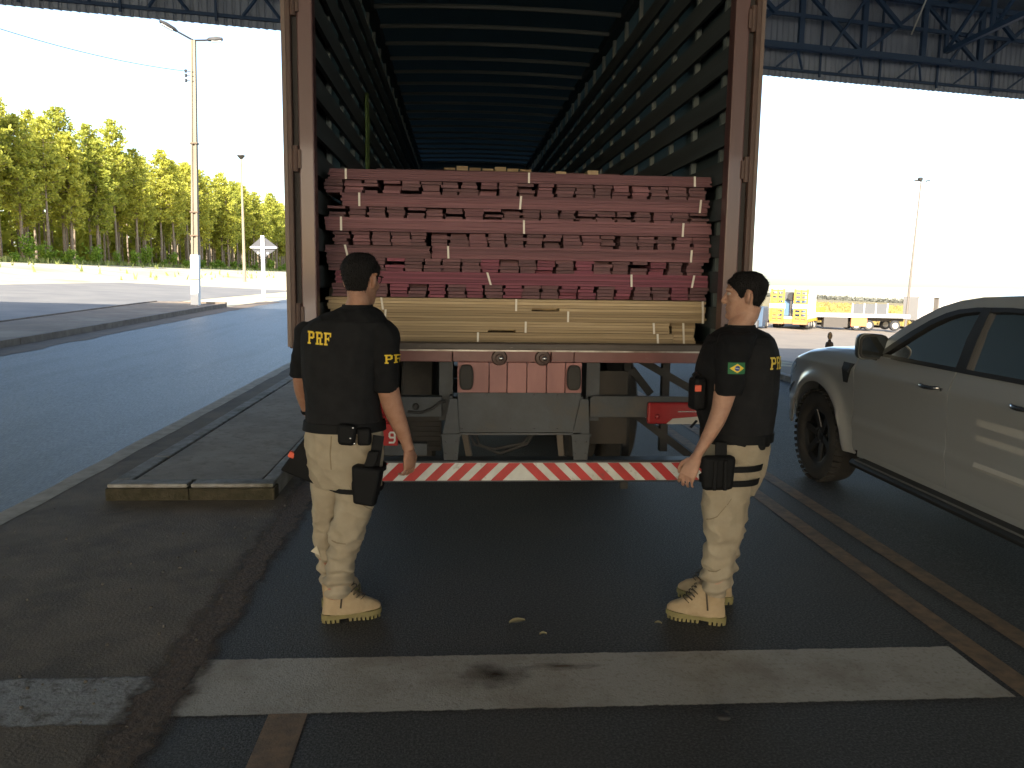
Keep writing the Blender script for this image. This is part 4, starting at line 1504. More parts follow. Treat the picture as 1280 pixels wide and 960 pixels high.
HOODZ = [(-.50, 1.125), (-.2, 1.118), (.1, 1.10), (.35, 1.06), (.6, .985), (.8, .90), (.95, .81), (1.02, .74)]
roll = [(.010, .012), (.03, .022), (.07, .030), (.115, .032)]
us_f = sorted(set([-.472 + 1.49 * i / 46 for i in range(47)] + [WU + AR_ - .001, WU - AR_ + .001, WU + AR_ + .001, WU - AR_ - .001]))
for side in (1, -1):
    grid_panel('front_fender', [(u, arch_low(u, .36 if u < WU else .42), interp(u, HOODZ)) for u in us_f], M_SILVER, side, top_roll=roll)
    fd = grid_panel('front_door', [(u, .40, 1.135) for u in lin(-.482, -1.642, 24)], M_SILVER, side)
    rd = grid_panel('rear_door', [(u, max(.40, arch_low(u, .40)), 1.135) for u in lin(-1.652, -2.70, 24)], M_SILVER, side)
    grid_panel('bed_side', [(u, arch_low(u, .42), 1.13) for u in lin(-2.715, -4.45, 40)], M_SILVER, side, top_roll=[(.02, .01), (.07, .01)])

    def SP(u, z, d=0.):
        return Vector((PX - side * (wside(u, z) + d), PY + u, PZ + z))
    # handles
    for dr, u0 in ((fd, -1.36), (rd, -2.22)):
        cup = MB()
        rings = []
        for t in lin(0, 1, 10):
            u = u0 - .19 * t
            h = .030 * math.sin(math.pi * (.12 + .76 * t)) ** .6
            rings.append([SP(u, 1.015 - h, .004), SP(u, 1.015, .007), SP(u, 1.015 + h, .004)])
        cup.loft(rings, False, close=False)
        part('handle_cup', cup, M_PLASTIC, dr, smooth=True)
        pts = [SP(u0 + .005 - .20 * t, 1.018 - .008 * math.sin(math.pi * t), .012 + .026 * math.sin(math.pi * min(1, max(0, t))) ** .5) for t in lin(0, 1, 10)]
        part('handle', MB().tube(pts, [.009, .013, .015, .015, .015, .014, .013, .013, .013, .012, .008], 8), M_CHROME, dr, smooth=True)
    part('key_lock', MB().tube([SP(-1.58, 1.01, .0), SP(-1.58, 1.01, .012)], .011, 10), M_CHROME, fd, smooth=30)
    # fender vent
    vt = MB()
    rings = []
    for t in lin(0, 1, 6):
        z = 1.052 - .155 * t
        a, b = -.285 - .03 * t, -.455 + .075 * t
        rings.append([SP(a, z, .004), SP(a - .004, z, .013), SP(b + .004, z, .013), SP(b, z, .004)])
    vt.loft(rings, False, close=False)
    v_ = part('fender_vent', vt, M_PLASTIC, pk, smooth=35)
    part('vent_trim', MB().beam(SP(-.43, 1.045, .016), SP(-.412, .985, .016), .016, .008), M_CHROME, v_)
    # thin pale stripes laid over the rear door
    for (za, zb, w_) in ((.87, .868, .022), (.78, .775, .018), (.625, .622, .016), (.595, .59, .012)):
        sb = MB()
        rings = []
        for t in lin(0, 1, 14):
            u = -1.93 - .72 * t
            z = za + (zb - za) * t
            rings.append([SP(u, z - w_, .009), SP(u, z + w_, .009)])
        sb.loft(rings, False, close=False)
        part('pale_stripe', sb, mat('pale_stripe_mat', (.52, .52, .50), .45), rd, smooth=True)
    # lamps
    hl = MB()
    rings = []
    for u in lin(.60, .98, 10):
        zt = interp(u, HOODZ) - .012
        rings.append([SP(u, zt - (.05 + .12 * (u - .58) / .4), .006), SP(u, zt - (.025 + .06 * (u - .58) / .4), .012), SP(u, zt, .006)])
    hl.loft(rings, False, close=False)
    h_ = part('headlight', hl, mat('headlight_glass', (.62, .64, .66), .08, .5, coat=1.), pk, smooth=True)
    part('front_trim', MB().tube([SP(u, interp(u, HOODZ) - .19, .012) for u in lin(.66, .98, 8)], .009, 6), M_CHROME, h_, smooth=True)
    # running board
    rb = MB()
    rings = [[(PX - side * w, PY + u, PZ + z) for w, z in ((.78, .30), (.965, .295), (.985, .325), (.965, .352), (.78, .352))] for u in (-.60, -.64, -2.65, -2.69)]
    rb.loft(rings)
    r_ = part('running_board', rb, M_PLASTIC, pk, bevel=.006)
    part('tread_strip', MB().box(min(PX - side * .975, PX - side * .955), max(PX - side * .975, PX - side * .955), PY - 2.6, PY - .66, PZ + .352, PZ + .357), mat(
        'tread_steel', (.30, .30, .30), .35, .6), r_)
    part('sill', MB().box(min(PX - side * .80, PX - side * .868), max(PX - side * .80, PX - side * .868), PY - 2.7, PY - .5, PZ + .345, PZ + .41), M_SILVER, pk)
    # mirror
    mr = MB()
    rings = []
    for du, sc in ((.10, .45), (.085, .75), (.05, .95), (.0, 1.0), (-.012, .97)):
        cw, cz = .925, 1.205
        ring = []
        for k in range(20):
            t = 2 * math.pi * k / 20
            cw_, sw_ = math.cos(t), math.sin(t)
            ring.append((PX - side * (cw + .115 * sc * math.copysign(abs(cw_) ** .5, cw_)), PY - .72 + du, PZ + cz + (.095 + .012 * cw_) * sc * math.copysign(abs(sw_) ** .5, sw_)))
        rings.append(ring)
    mr.loft(rings)
    m_ = part('mirror', mr, mat('dark_silver', (.16, .17, .165), .35, .3), pk, smooth=40)
    part('mirror_surround', MB().loft([[(PX - side * (.925 + .108 * k_ * math.copysign(abs(math.cos(t)) ** .5, math.cos(t))), PY - .7325 - dd,
                                        PZ + 1.205 + .090 * k_ * math.copysign(abs(math.sin(t)) ** .5, math.sin(t))) for t in (2 * math.pi * k / 20 for k in range(20))]
                                       for dd, k_ in ((0, 1.0), (.012, .97))]), M_PLASTIC, m_)
    part('mirror_glass', MB().prism([(PX - side * (.925 + .094 * math.copysign(abs(math.cos(t)) ** .5, math.cos(t))),
                                      PZ + 1.205 + .076 * math.copysign(abs(math.sin(t)) ** .5, math.sin(t))) for t in (2 * math.pi * k / 20 for k in range(20))],
                                    'y', PY - .7475, PY - .7455), mat('mirror_face', (.10, .11, .11), .08, 1.), m_)
    part('mirror_stalk', MB().beam((PX - side * .80, PY - .69, PZ + 1.135), (PX - side * .90, PY - .69, PZ + 1.13), .07, .05), M_PLASTIC, m_)

# bonnet
mb = MB()
nv = 16
for u in lin(-.47, 1.0, 26):
    for v in lin(-1, 1, nv):
        wb = wside(u, interp(u, HOODZ)) - .122
        z = interp(u, HOODZ) + .030 + .045 * (1 - v * v) + .012 * math.exp(-((abs(v) - .62) / .10) ** 2)
        mb.v.append((PX + v * wb, PY + u, PZ + z))
mb.f = [(i * (nv + 1) + j, i * (nv + 1) + j + 1, (i + 1) * (nv + 1) + j + 1, (i + 1) * (nv + 1) + j) for i in range(26) for j in range(nv)]
mb.m = [0] * len(mb.f)
o = part('bonnet', mb, M_SILVER, pk, smooth=40)
o.modifiers.new('solidify', 'SOLIDIFY').thickness = .012
# nose: bumper, grille
mb = MB()
rings = []
for z, f in ((.36, .94), (.45, 1.03), (.58, 1.06), (.66, 1.03), (.80, .99)):
    rings.append([(PX + .80 * math.sin(a) * (1 if abs(a) < 1.2 else 1), PY + f - .16 * (1 - math.cos(a)) * 1.6, PZ + z) for a in lin(-1.35, 1.35, 14)])
mb.loft(rings, False, close=False)
o = part('front_bumper', mb, M_SILVER, pk, smooth=40)
o.modifiers.new('solidify', 'SOLIDIFY').thickness = .02
for k in range(4):
    part('grille_bar', MB().box(PX - .42, PX + .42, PY + .99, PY + 1.02, PZ + .62 + k * .05, PZ + .65 + k * .05), M_CHROME, pk)
# cabin
RAIL = [(-1.24, 1.508), (-1.40, 1.550), (-1.6, 1.578), (-1.9, 1.590), (-2.3, 1.580), (-2.65, 1.545)]
APIL = [(-.52, 1.14), (-.69, 1.232), (-.88, 1.335), (-1.07, 1.433), (-1.24, 1.508)]
UP = APIL + RAIL[1:] + [(-2.74, 1.47), (-2.80, 1.14)]


def wg(u, z):
    w = .866 - .30 * (z - 1.135) - .35 * max(0, z - 1.40) ** 1.5
    return w - .20 * max(0, u + 1.0) ** 2


def GP(side, u, z, d=0.):
    return Vector((PX - side * (wg(u, z) + d), PY + u, PZ + z))


def cab_strip(name, outer, inner, m, side, d=0., parent=None):
    mb = MB()
    mb.loft([[GP(side, a[0], a[1], d), GP(side, (a[0] + b[0]) / 2, (a[1] + b[1]) / 2, d), GP(side, b[0], b[1], d)] for a, b in zip(outer, inner)], False, close=False)
    o = part(name, mb, m, parent or pk, smooth=40)
    s = o.modifiers.new('solidify', 'SOLIDIFY')
    s.thickness = .03
    s.offset = 0
    o.modifiers.new('edges', 'EDGE_SPLIT').split_angle = R(38)
    return o


for side in (1, -1):
    outer = APIL + RAIL[1:]
    inner = [(-.68, 1.15), (-.84, 1.235), (-1.02, 1.335), (-1.19, 1.420), (-1.32, 1.470), (-1.43, 1.497), (-1.60, 1.516), (-1.9, 1.525), (-2.3, 1.515), (-2.55, 1.49)]
    cab_strip('roof_rail', outer, inner, M_SILVER, side)
    cab_strip('b_pillar', [(-1.63, 1.13), (-1.63, 1.33), (-1.65, 1.52)], [(-1.73, 1.13), (-1.73, 1.33), (-1.73, 1.52)], M_PLASTIC, side, .004)
    cab_strip('c_pillar', [(-2.50, 1.13), (-2.53, 1.33), (-2.55, 1.50)], [(-2.80, 1.13), (-2.78, 1.36), (-2.68, 1.54)], M_SILVER, side)
    cab_strip('window_seal', [(-.42, 1.13), (-1.0, 1.128), (-1.63, 1.126), (-2.5, 1.126)], [(-.50, 1.158), (-1.0, 1.156), (-1.63, 1.152), (-2.5, 1.152)], M_PLASTIC, side, .008)
    cab_strip('window_frame', inner[:9], [(-.78, 1.152), (-.92, 1.225), (-1.08, 1.315), (-1.22, 1.388), (-1.35, 1.440), (-1.45, 1.468), (-1.60, 1.488), (-1.9, 1.50), (-2.3, 1.49)], M_PLASTIC, side, .001)
    for nm, poly in (('front_window', [(-.78, 1.15), (-.92, 1.225), (-1.08, 1.315), (-1.22, 1.388), (-1.35, 1.440), (-1.45, 1.468), (-1.60, 1.488), (-1.64, 1.490)]),
                     ('rear_window', [(-1.72, 1.496), (-1.9, 1.50), (-2.1, 1.497), (-2.3, 1.49), (-2.53, 1.47)])):
        mb = MB()
        mb.loft([[GP(side, u, 1.148 + (z - 1.148) * t, -.006) for t in (0, .33, .66, 1)] for u, z in poly], False, close=False)
        part(nm, mb, M_GLASS, pk, smooth=True)
mb = MB()
rings = []
for u, z in ((-1.24, 1.508), (-1.31, 1.53)) + tuple(RAIL[1:]):
    wr = wg(u, z)
    rings.append([(PX + v * wr, PY + u + .10 * (1 - v * v) * (1 if u > -1.2 else (-.3 if u < -2.6 else 0)), PZ + z + .045 * (1 - abs(v) ** 2.4)) for v in lin(-1, 1, 14)])
mb.loft(rings, False, close=False)
o = part('roof', mb, M_SILVER, pk, smooth=40)
o.modifiers.new('solidify', 'SOLIDIFY').thickness = .02
mb = MB()
mb.loft([[(PX + v * (wg(u, z) - .03), PY + u + .12 * (1 - v * v), PZ + z + .03 * (1 - v * v)) for v in lin(-1, 1, 12)] for u, z in APIL], False, close=False)
part('windscreen', mb, M_GLASS, pk, smooth=True)
mb = MB()
mb.loft([[(PX + v * (wg(u, z) - .05), PY + u - .03 * (1 - v * v), PZ + z) for v in lin(-1, 1, 8)] for u, z in ((-2.66, 1.54), (-2.76, 1.34), (-2.80, 1.14))], False, close=False)
part('back_window', mb, M_GLASS, pk, smooth=True)
# inside
part('dashboard', MB().loft([[(PX - .80, PY + u, PZ + z), (PX + .80, PY + u, PZ + z)] for u, z in ((-.40, 1.10), (-.62, 1.14), (-.86, 1.08), (-.92, .95), (-.85, .6))], False, close=False), M_INT, pk, smooth=True)
part('cabin_floor', MB().box(PX - .84, PX + .84, PY - 2.75, PY - .4, PZ + .38, PZ + .44), M_INT, pk)
part('chassis', MB().box(PX - .55, PX + .55, PY - 4.4, PY + .75, PZ + .32, PZ + .60), M_PLASTIC, pk)
part('inner_guard', MB().box(PX - .62, PX + .62, PY - .45, PY + .75, PZ + .60, PZ + .95), M_PLASTIC, pk)
part('bed_floor', MB().box(PX - .80, PX + .80, PY - 4.42, PY - 2.84, PZ + .62, PZ + .68), M_PLASTIC, pk)
part('cab_back', MB().box(PX - .84, PX + .84, PY - 2.83, PY - 2.79, PZ + .44, PZ + 1.135), M_SILVER, pk)
part('tailgate', MB().box(PX - .885, PX + .885, PY - 4.49, PY - 4.435, PZ + .56, PZ + 1.13), M_SILVER, pk, bevel=.02)
part('rear_bumper', MB().box(PX - .90, PX + .90, PY - 4.60, PY - 4.40, PZ + .40, PZ + .55), M_PLASTIC, pk, bevel=.03)
for sx in (-1, 1):
    part('bed_wall', MB().box(*sorted((PX + sx * .80, PX + sx * .83)), PY - 4.43, PY - 2.84, PZ + .68, PZ + 1.12), M_PLASTIC, pk)
    part('tail_light', MB().box(*sorted((PX + sx * .80, PX + sx * .875)), PY - 4.505, PY - 4.40, PZ + .72, PZ + 1.05), MATS['red_lens'], pk, bevel=.01)
for sx in (-1, 1):
    for u in (-1.55, -2.45):
        st = part('seat', MB().box(PX + sx * .40 - .24, PX + sx * .40 + .24, PY + u, PY + u + .48, PZ + .55, PZ + .72), M_INT, pk, bevel=.05)
        part('seat_back', MB().prism([(PY + u - .02, PZ + .66), (PY + u + .12, PZ + .66), (PY + u - .06, PZ + 1.28), (PY + u - .15, PZ + 1.28)], 'x', PX + sx * .40 - .23, PX + sx * .40 + .23), M_INT, st, bevel=.04)
        part('headrest', MB().box(PX + sx * .40 - .13, PX + sx * .40 + .13, PY + u - .17, PY + u - .07, PZ + 1.30, PZ + 1.46), M_INT, st, bevel=.035)
mb = MB()
ring = [(PX - .40 + .18 * math.cos(t), PY - .98 + .07 * math.sin(t), PZ + 1.02 + .165 * math.sin(t)) for t in lin(0, 2 * math.pi, 24)]
part('steering_wheel', mb.tube(ring, .016, 8), M_PLASTIC, pk, smooth=True)
# wheels
tp = [(.235, -.10), (.25, -.118), (.30, -.128), (.345, -.122), (.372, -.10), (.383, -.06), (.385, 0), (.383, .06), (.372, .10), (.345, .122), (.30, .128), (.25, .118), (.235, .10)]
for u in (WU, -3.22):
    for side in (1, -1):
        c = Vector((PX - side * .80, PY + u, PZ + TR_))
        wl_ = part('wheel', MB().lathe([(.24, .105 * side), (.228, .085 * side), (.20, .02 * side), (.20, -.08 * side), (.235, -.10 * side)], c + Vector((-side * .0, 0, 0)), 'x', 32, close=False), M_ALLOY, pk, smooth=40)
        ty = part('tyre', MB().lathe(tp + [tp[0]], c, 'x', 44, close=False), M_TYRE, wl_, smooth=40)
        for k in range(44):
            t = 2 * math.pi * k / 44
            if u == WU and side == 1:
                d = Vector((0, math.cos(t), math.sin(t)))
                tg = Vector((0, -math.sin(t), math.cos(t)))
                part('tread_block', MB().beam(c + d * .383 + Vector((-.125, 0, 0)), c + d * .383 + Vector((-.045, 0, 0)) + tg * .012, .030, .014, up=d), M_TYRE, wl_)
        out = Vector((-side, 0, 0))
        part('hub', MB().lathe([(.001, -side * .075), (.035, -side * .075), (.06, -side * .06), (.075, -side * .03), (.075, 0)], c, 'x', 20), M_ALLOY, wl_, smooth=35)
        for k in range(6):
            t = 2 * math.pi * k / 6 + .25
            d = Vector((0, math.cos(t), math.sin(t)))
            part('spoke', MB().beam(c + out * .055 + d * .055, c + out * .085 + d * .222, .062, .03, up=out), M_ALLOY, wl_, bevel=.008)
            t += .52
            d = Vector((0, math.cos(t), math.sin(t)))
            part('wheel_nut', MB().tube([c + out * .05 + d * .062, c + out * .083 + d * .062], .011, 6), M_CHROME, wl_)
        part('brake_disc', MB().lathe([(.001, side * .0), (.16, side * .0), (.16, side * .02), (.001, side * .02)], c, 'x', 24), M_DARKP, wl_)
LRINGS = {
    'torso': [
        (-0.4528, 3.72, 1.5054, 0.0623, 0.06),
        (-0.4676, 3.72, 1.4796, 0.1211, 0.085),
        (-0.4897, 3.72, 1.4464, 0.1689, 0.105),
        (-0.5048, 3.72, 1.4022, 0.1912, 0.12),
        (-0.5165, 3.72, 1.3432, 0.1878, 0.13),
        (-0.5248, 3.72, 1.2617, 0.1791, 0.135),
        (-0.53, 3.72, 1.1499, 0.1668, 0.13),
        (-0.5239, 3.72, 1.0561, 0.1637, 0.125),
        (-0.5177, 3.72, 0.9692, 0.1717, 0.125),
        (-0.5146, 3.72, 0.9237, 0.1757, 0.125),
    ],
    'arm_near': [
        (-0.3833, 3.71, 1.4335, 0.0734, 0.062),
        (-0.3463, 3.7, 1.3978, 0.0679, 0.062),
        (-0.3312, 3.69, 1.3399, 0.0605, 0.06),
        (-0.3241, 3.685, 1.2483, 0.057, 0.057),
        (-0.3178, 3.69, 1.155, 0.0535, 0.05),
        (-0.3044, 3.7, 1.0864, 0.052, 0.046),
        (-0.2871, 3.71, 1.0208, 0.0493, 0.043),
        (-0.2584, 3.72, 0.943, 0.0413, 0.037),
        (-0.2331, 3.73, 0.8721, 0.031, 0.03),
        (-0.222, 3.73, 0.8375, 0.0302, 0.028),
    ],
    'arm_far': [
        (-0.6346, 3.74, 1.4254, 0.07, 0.062),
        (-0.6733, 3.75, 1.3912, 0.0628, 0.062),
        (-0.6946, 3.76, 1.3235, 0.0557, 0.058),
        (-0.7128, 3.77, 1.2364, 0.0485, 0.052),
        (-0.7253, 3.79, 1.1699, 0.0414, 0.046),
        (-0.7268, 3.83, 1.0957, 0.04, 0.043),
        (-0.7187, 3.88, 1.0182, 0.0348, 0.036),
        (-0.7115, 3.92, 0.9641, 0.0294, 0.028),
    ],
    'sleeve_near': [
        (-0.3906, 3.71, 1.4407, 0.0844, 0.07),
        (-0.3499, 3.7, 1.4051, 0.0788, 0.07),
        (-0.333, 3.69, 1.3473, 0.0696, 0.068),
        (-0.3276, 3.685, 1.2668, 0.0624, 0.064),
        (-0.3286, 3.69, 1.1847, 0.0572, 0.058),
        (-0.3299, 3.7, 1.12, 0.0556, 0.056),
    ],
    'sleeve_far': [
        (-0.6272, 3.74, 1.4329, 0.0773, 0.07),
        (-0.6695, 3.75, 1.3986, 0.0684, 0.068),
        (-0.6908, 3.76, 1.331, 0.0594, 0.064),
        (-0.7108, 3.77, 1.2477, 0.0522, 0.06),
        (-0.727, 3.79, 1.1774, 0.0451, 0.056),
    ],
    'hips': [
        (-0.5175, 3.72, 0.9844, 0.1716, 0.125),
        (-0.5183, 3.72, 0.9237, 0.1794, 0.13),
        (-0.5192, 3.72, 0.8551, 0.1836, 0.14),
        (-0.5126, 3.72, 0.79, 0.1784, 0.145),
        (-0.5111, 3.73, 0.7221, 0.1737, 0.14),
        (-0.508, 3.73, 0.6678, 0.1513, 0.12),
    ],
    'leg_near': [
        (-0.447, 3.7, 0.7945, 0.1122, 0.105),
        (-0.4505, 3.69, 0.7012, 0.1111, 0.0989),
        (-0.4701, 3.69, 0.6051, 0.099, 0.0928),
        (-0.4898, 3.69, 0.5083, 0.0834, 0.0819),
        (-0.5093, 3.69, 0.4384, 0.0781, 0.0751),
        (-0.5305, 3.7, 0.3489, 0.0767, 0.077),
        (-0.548, 3.71, 0.2743, 0.0679, 0.0674),
        (-0.5601, 3.71, 0.2188, 0.0643, 0.0636),
        (-0.5664, 3.71, 0.1671, 0.0608, 0.0597),
        (-0.569, 3.71, 0.1231, 0.0553, 0.0559),
    ],
    'leg_far': [
        (-0.5909, 3.77, 0.7785, 0.1102, 0.105),
        (-0.6009, 3.8, 0.6734, 0.0969, 0.0969),
        (-0.6094, 3.82, 0.5689, 0.0799, 0.0843),
        (-0.6257, 3.84, 0.4627, 0.0671, 0.0722),
        (-0.6326, 3.85, 0.3704, 0.0639, 0.0677),
        (-0.628, 3.86, 0.2728, 0.0607, 0.0677),
        (-0.6191, 3.87, 0.1865, 0.0539, 0.0596),
        (-0.6141, 3.88, 0.0994, 0.0524, 0.056),
        (-0.6108, 3.88, 0.0575, 0.0506, 0.0524),
    ],
}
RRINGS = {
    'torso': [
        (1.3217, 3.66, 1.4355, 0.0636, 0.062),
        (1.3265, 3.66, 1.4169, 0.101, 0.1),
        (1.3277, 3.66, 1.3944, 0.1348, 0.145),
        (1.3263, 3.66, 1.3493, 0.1538, 0.175),
        (1.3222, 3.66, 1.2815, 0.1729, 0.185),
        (1.3157, 3.66, 1.1867, 0.1848, 0.18),
        (1.3168, 3.66, 1.0913, 0.1816, 0.17),
        (1.3251, 3.66, 1.0068, 0.167, 0.16),
        (1.3326, 3.66, 0.9374, 0.1541, 0.155),
        (1.3351, 3.66, 0.8908, 0.1525, 0.155),
    ],
    'arm_near': [
        (1.2658, 3.53, 1.4034, 0.0686, 0.062),
        (1.2391, 3.49, 1.3631, 0.0643, 0.062),
        (1.2208, 3.47, 1.3004, 0.0606, 0.06),
        (1.2085, 3.465, 1.2219, 0.0571, 0.056),
        (1.1993, 3.47, 1.1491, 0.0501, 0.05),
        (1.1847, 3.47, 1.0765, 0.0431, 0.046),
        (1.1589, 3.47, 1.0035, 0.0396, 0.042),
        (1.1237, 3.475, 0.9292, 0.031, 0.034),
        (1.0963, 3.48, 0.8765, 0.0253, 0.027),
        (1.0846, 3.48, 0.8506, 0.0239, 0.025),
    ],
    'arm_far': [
        (1.367, 3.79, 1.3853, 0.0737, 0.06),
        (1.3799, 3.84, 1.3266, 0.0669, 0.06),
        (1.3921, 3.87, 1.2203, 0.0597, 0.052),
        (1.3979, 3.88, 1.0982, 0.0521, 0.048),
        (1.3807, 3.88, 0.9559, 0.0443, 0.042),
        (1.3612, 3.88, 0.8534, 0.0363, 0.034),
    ],
    'sleeve_near': [
        (1.2725, 3.54, 1.4136, 0.0796, 0.072),
        (1.2442, 3.495, 1.3699, 0.0752, 0.07),
        (1.2244, 3.47, 1.3004, 0.0677, 0.068),
        (1.2158, 3.465, 1.222, 0.0606, 0.062),
        (1.2121, 3.47, 1.1491, 0.0555, 0.058),
    ],
    'sleeve_far': [
        (1.3666, 3.79, 1.393, 0.0814, 0.068),
        (1.3795, 3.84, 1.3345, 0.0748, 0.066),
        (1.3916, 3.87, 1.2283, 0.0676, 0.06),
        (1.3962, 3.88, 1.1306, 0.062, 0.056),
    ],
    'hips': [
        (1.3318, 3.66, 0.9528, 0.1559, 0.15),
        (1.3308, 3.66, 0.8986, 0.1524, 0.155),
        (1.3301, 3.66, 0.8364, 0.1489, 0.16),
        (1.3256, 3.66, 0.7739, 0.1454, 0.16),
        (1.3175, 3.66, 0.7033, 0.1342, 0.155),
        (1.3085, 3.66, 0.6482, 0.1153, 0.14),
    ],
    'leg_near': [
        (1.2801, 3.57, 0.8221, 0.1379, 0.09),
        (1.27, 3.56, 0.7292, 0.126, 0.0894),
        (1.2568, 3.56, 0.6141, 0.1071, 0.0838),
        (1.2544, 3.56, 0.5096, 0.0938, 0.0763),
        (1.2502, 3.56, 0.4396, 0.0811, 0.0705),
        (1.246, 3.57, 0.3578, 0.076, 0.0685),
        (1.2416, 3.57, 0.2909, 0.0724, 0.0665),
        (1.2381, 3.57, 0.2434, 0.0651, 0.0607),
        (1.2383, 3.57, 0.1997, 0.0559, 0.0548),
        (1.2381, 3.57, 0.1639, 0.0522, 0.0519),
    ],
    'leg_far': [
        (1.3447, 3.75, 0.7804, 0.141, 0.09),
        (1.3454, 3.76, 0.6774, 0.1278, 0.0885),
        (1.3431, 3.77, 0.5529, 0.1035, 0.0822),
        (1.3478, 3.78, 0.4473, 0.0891, 0.0712),
        (1.3479, 3.78, 0.3646, 0.076, 0.0665),
        (1.3475, 3.79, 0.2779, 0.0707, 0.0665),
        (1.3459, 3.8, 0.2114, 0.0653, 0.0627),
        (1.3443, 3.8, 0.1609, 0.0596, 0.057),
        (1.3465, 3.8, 0.1186, 0.0539, 0.0522),
    ],
}
# ---------------------------------------------------------------- people
from mathutils.bvhtree import BVHTree


def ell(c, a, b, n=20, pw=2.0):
    out = []
    for k in range(n):
        t = 2 * math.pi * k / n
        ct, st = math.cos(t), math.sin(t)
        e = 2 / pw
        out.append(Vector((c[0] + a * math.copysign(abs(ct) ** e, ct), c[1] + b * math.copysign(abs(st) ** e, st), c[2])))
    return out


def ring_loft(mb, rs, grow=0., pw=2.1, n=20, sub=3):
    """smooth stack of ellipses through rings (x, y, z, a, b)"""
    pts = []
    for i in range(len(rs) - 1):
        p0, p1, p2, p3 = rs[max(i - 1, 0)], rs[i], rs[i + 1], rs[min(i + 2, len(rs) - 1)]
        for k in range(sub):
            t = k / sub
            pts.append([.5 * ((2 * b) + (c - a) * t + (2 * a - 5 * b + 4 * c - d) * t * t + (3 * b - a - 3 * c + d) * t ** 3)
                        for a, b, c, d in zip(p0, p1, p2, p3)])
    pts.append(list(rs[-1]))
    mb.loft([ell(p, p[3] + grow, p[4] + grow, n, pw) for p in pts])
    return mb


def remesh(mb, voxel, smooth=2):
    me = bpy.data.meshes.new('tmp')
    me.from_pydata([tuple(v) for v in mb.v], [], mb.f)
    bm = bmesh.new()
    bm.from_mesh(me)
    bmesh.ops.recalc_face_normals(bm, faces=bm.faces)
    bm.to_mesh(me)
    bm.free()
    ob = bpy.data.objects.new('tmp', me)
    COL.objects.link(ob)
    md = ob.modifiers.new('remesh', 'REMESH')
    md.mode = 'VOXEL'
    md.voxel_size = voxel
    md.adaptivity = 0
    dg = bpy.context.evaluated_depsgraph_get()
    dg.update()
    out = bpy.data.meshes.new_from_object(ob.evaluated_get(dg))
    bpy.data.objects.remove(ob)
    bpy.data.meshes.remove(me)
    if smooth:
        bm = bmesh.new()
        bm.from_mesh(out)
        for _ in range(smooth):
            bmesh.ops.smooth_vert(bm, verts=bm.verts, factor=.5, use_axis_x=True, use_axis_y=True, use_axis_z=True)
        bm.to_mesh(out)
        bm.free()
    return out


def displace(me, fn):
    me.update()
    ns = [v.normal.copy() for v in me.vertices]
    for v, n in zip(me.vertices, ns):
        v.co += n * fn(v.co)
    me.update()


def put(name, me, m, parent, label=None):
    for p in me.polygons:
        p.use_smooth = True
    me.materials.clear()
    me.materials.append(m)
    me.name = name
    bv = BVHTree.FromPolygons([v.co.copy() for v in me.vertices], [tuple(p.vertices) for p in me.polygons])
    me.transform(Matrix.Translation(-root_off(parent)))
    o = bpy.data.objects.new(name, me)
    COL.objects.link(o)
    o.parent = parent
    if label:
        o['label'] = label
    return o, bv


M_SKIN = mat('skin', (.36, .20, .135), .55, col2=(.30, .155, .10), scale=30, sub=.12, bump=.0006, bscale=250)
M_SKIN2 = mat('lighter_skin', (.42, .245, .17), .55, col2=(.35, .19, .13), scale=30, sub=.12, bump=.0006, bscale=250)
M_HAIR = mat('black_hair', (.006, .0055, .006), .75, col2=(.013, .012, .012), scale=120, bump=.006, bscale=220, stretch=(1, 1, .35), spec=.2)
M_SHIRT = mat('black_uniform_cloth', (.0065, .007, .0085), .9, spec=.2, col2=(.010, .0105, .012), scale=20, bump=.0006, bscale=500)
M_VEST = mat('black_vest_cloth', (.0075, .008, .0095), .85, spec=.25, col2=(.012, .0125, .014), scale=14, bump=.001, bscale=350)
M_KHAKI = mat('khaki_cloth', (.345, .30, .222), .9, spec=.2, col2=(.29, .245, .178), scale=9, bump=.0006, bscale=420)
M_BOOT = mat('tan_suede', (.39, .30, .185), .85, col2=(.33, .245, .145), scale=14, bump=.0012, bscale=200)
M_SOLE = mat('olive_sole', (.22, .19, .075), .8, col2=(.17, .14, .06), scale=20)
M_LACE = mat('dark_lace', (.06, .045, .03), .8)
M_GEAR = mat('black_gear', (.006, .0065, .0075), .7, spec=.18, bump=.0004, bscale=200)
M_BADGE = mat('badge_yellow', (.70, .50, .03), .6)
M_ORANGE = mat('orange_tip', (.62, .09, .04), .5)


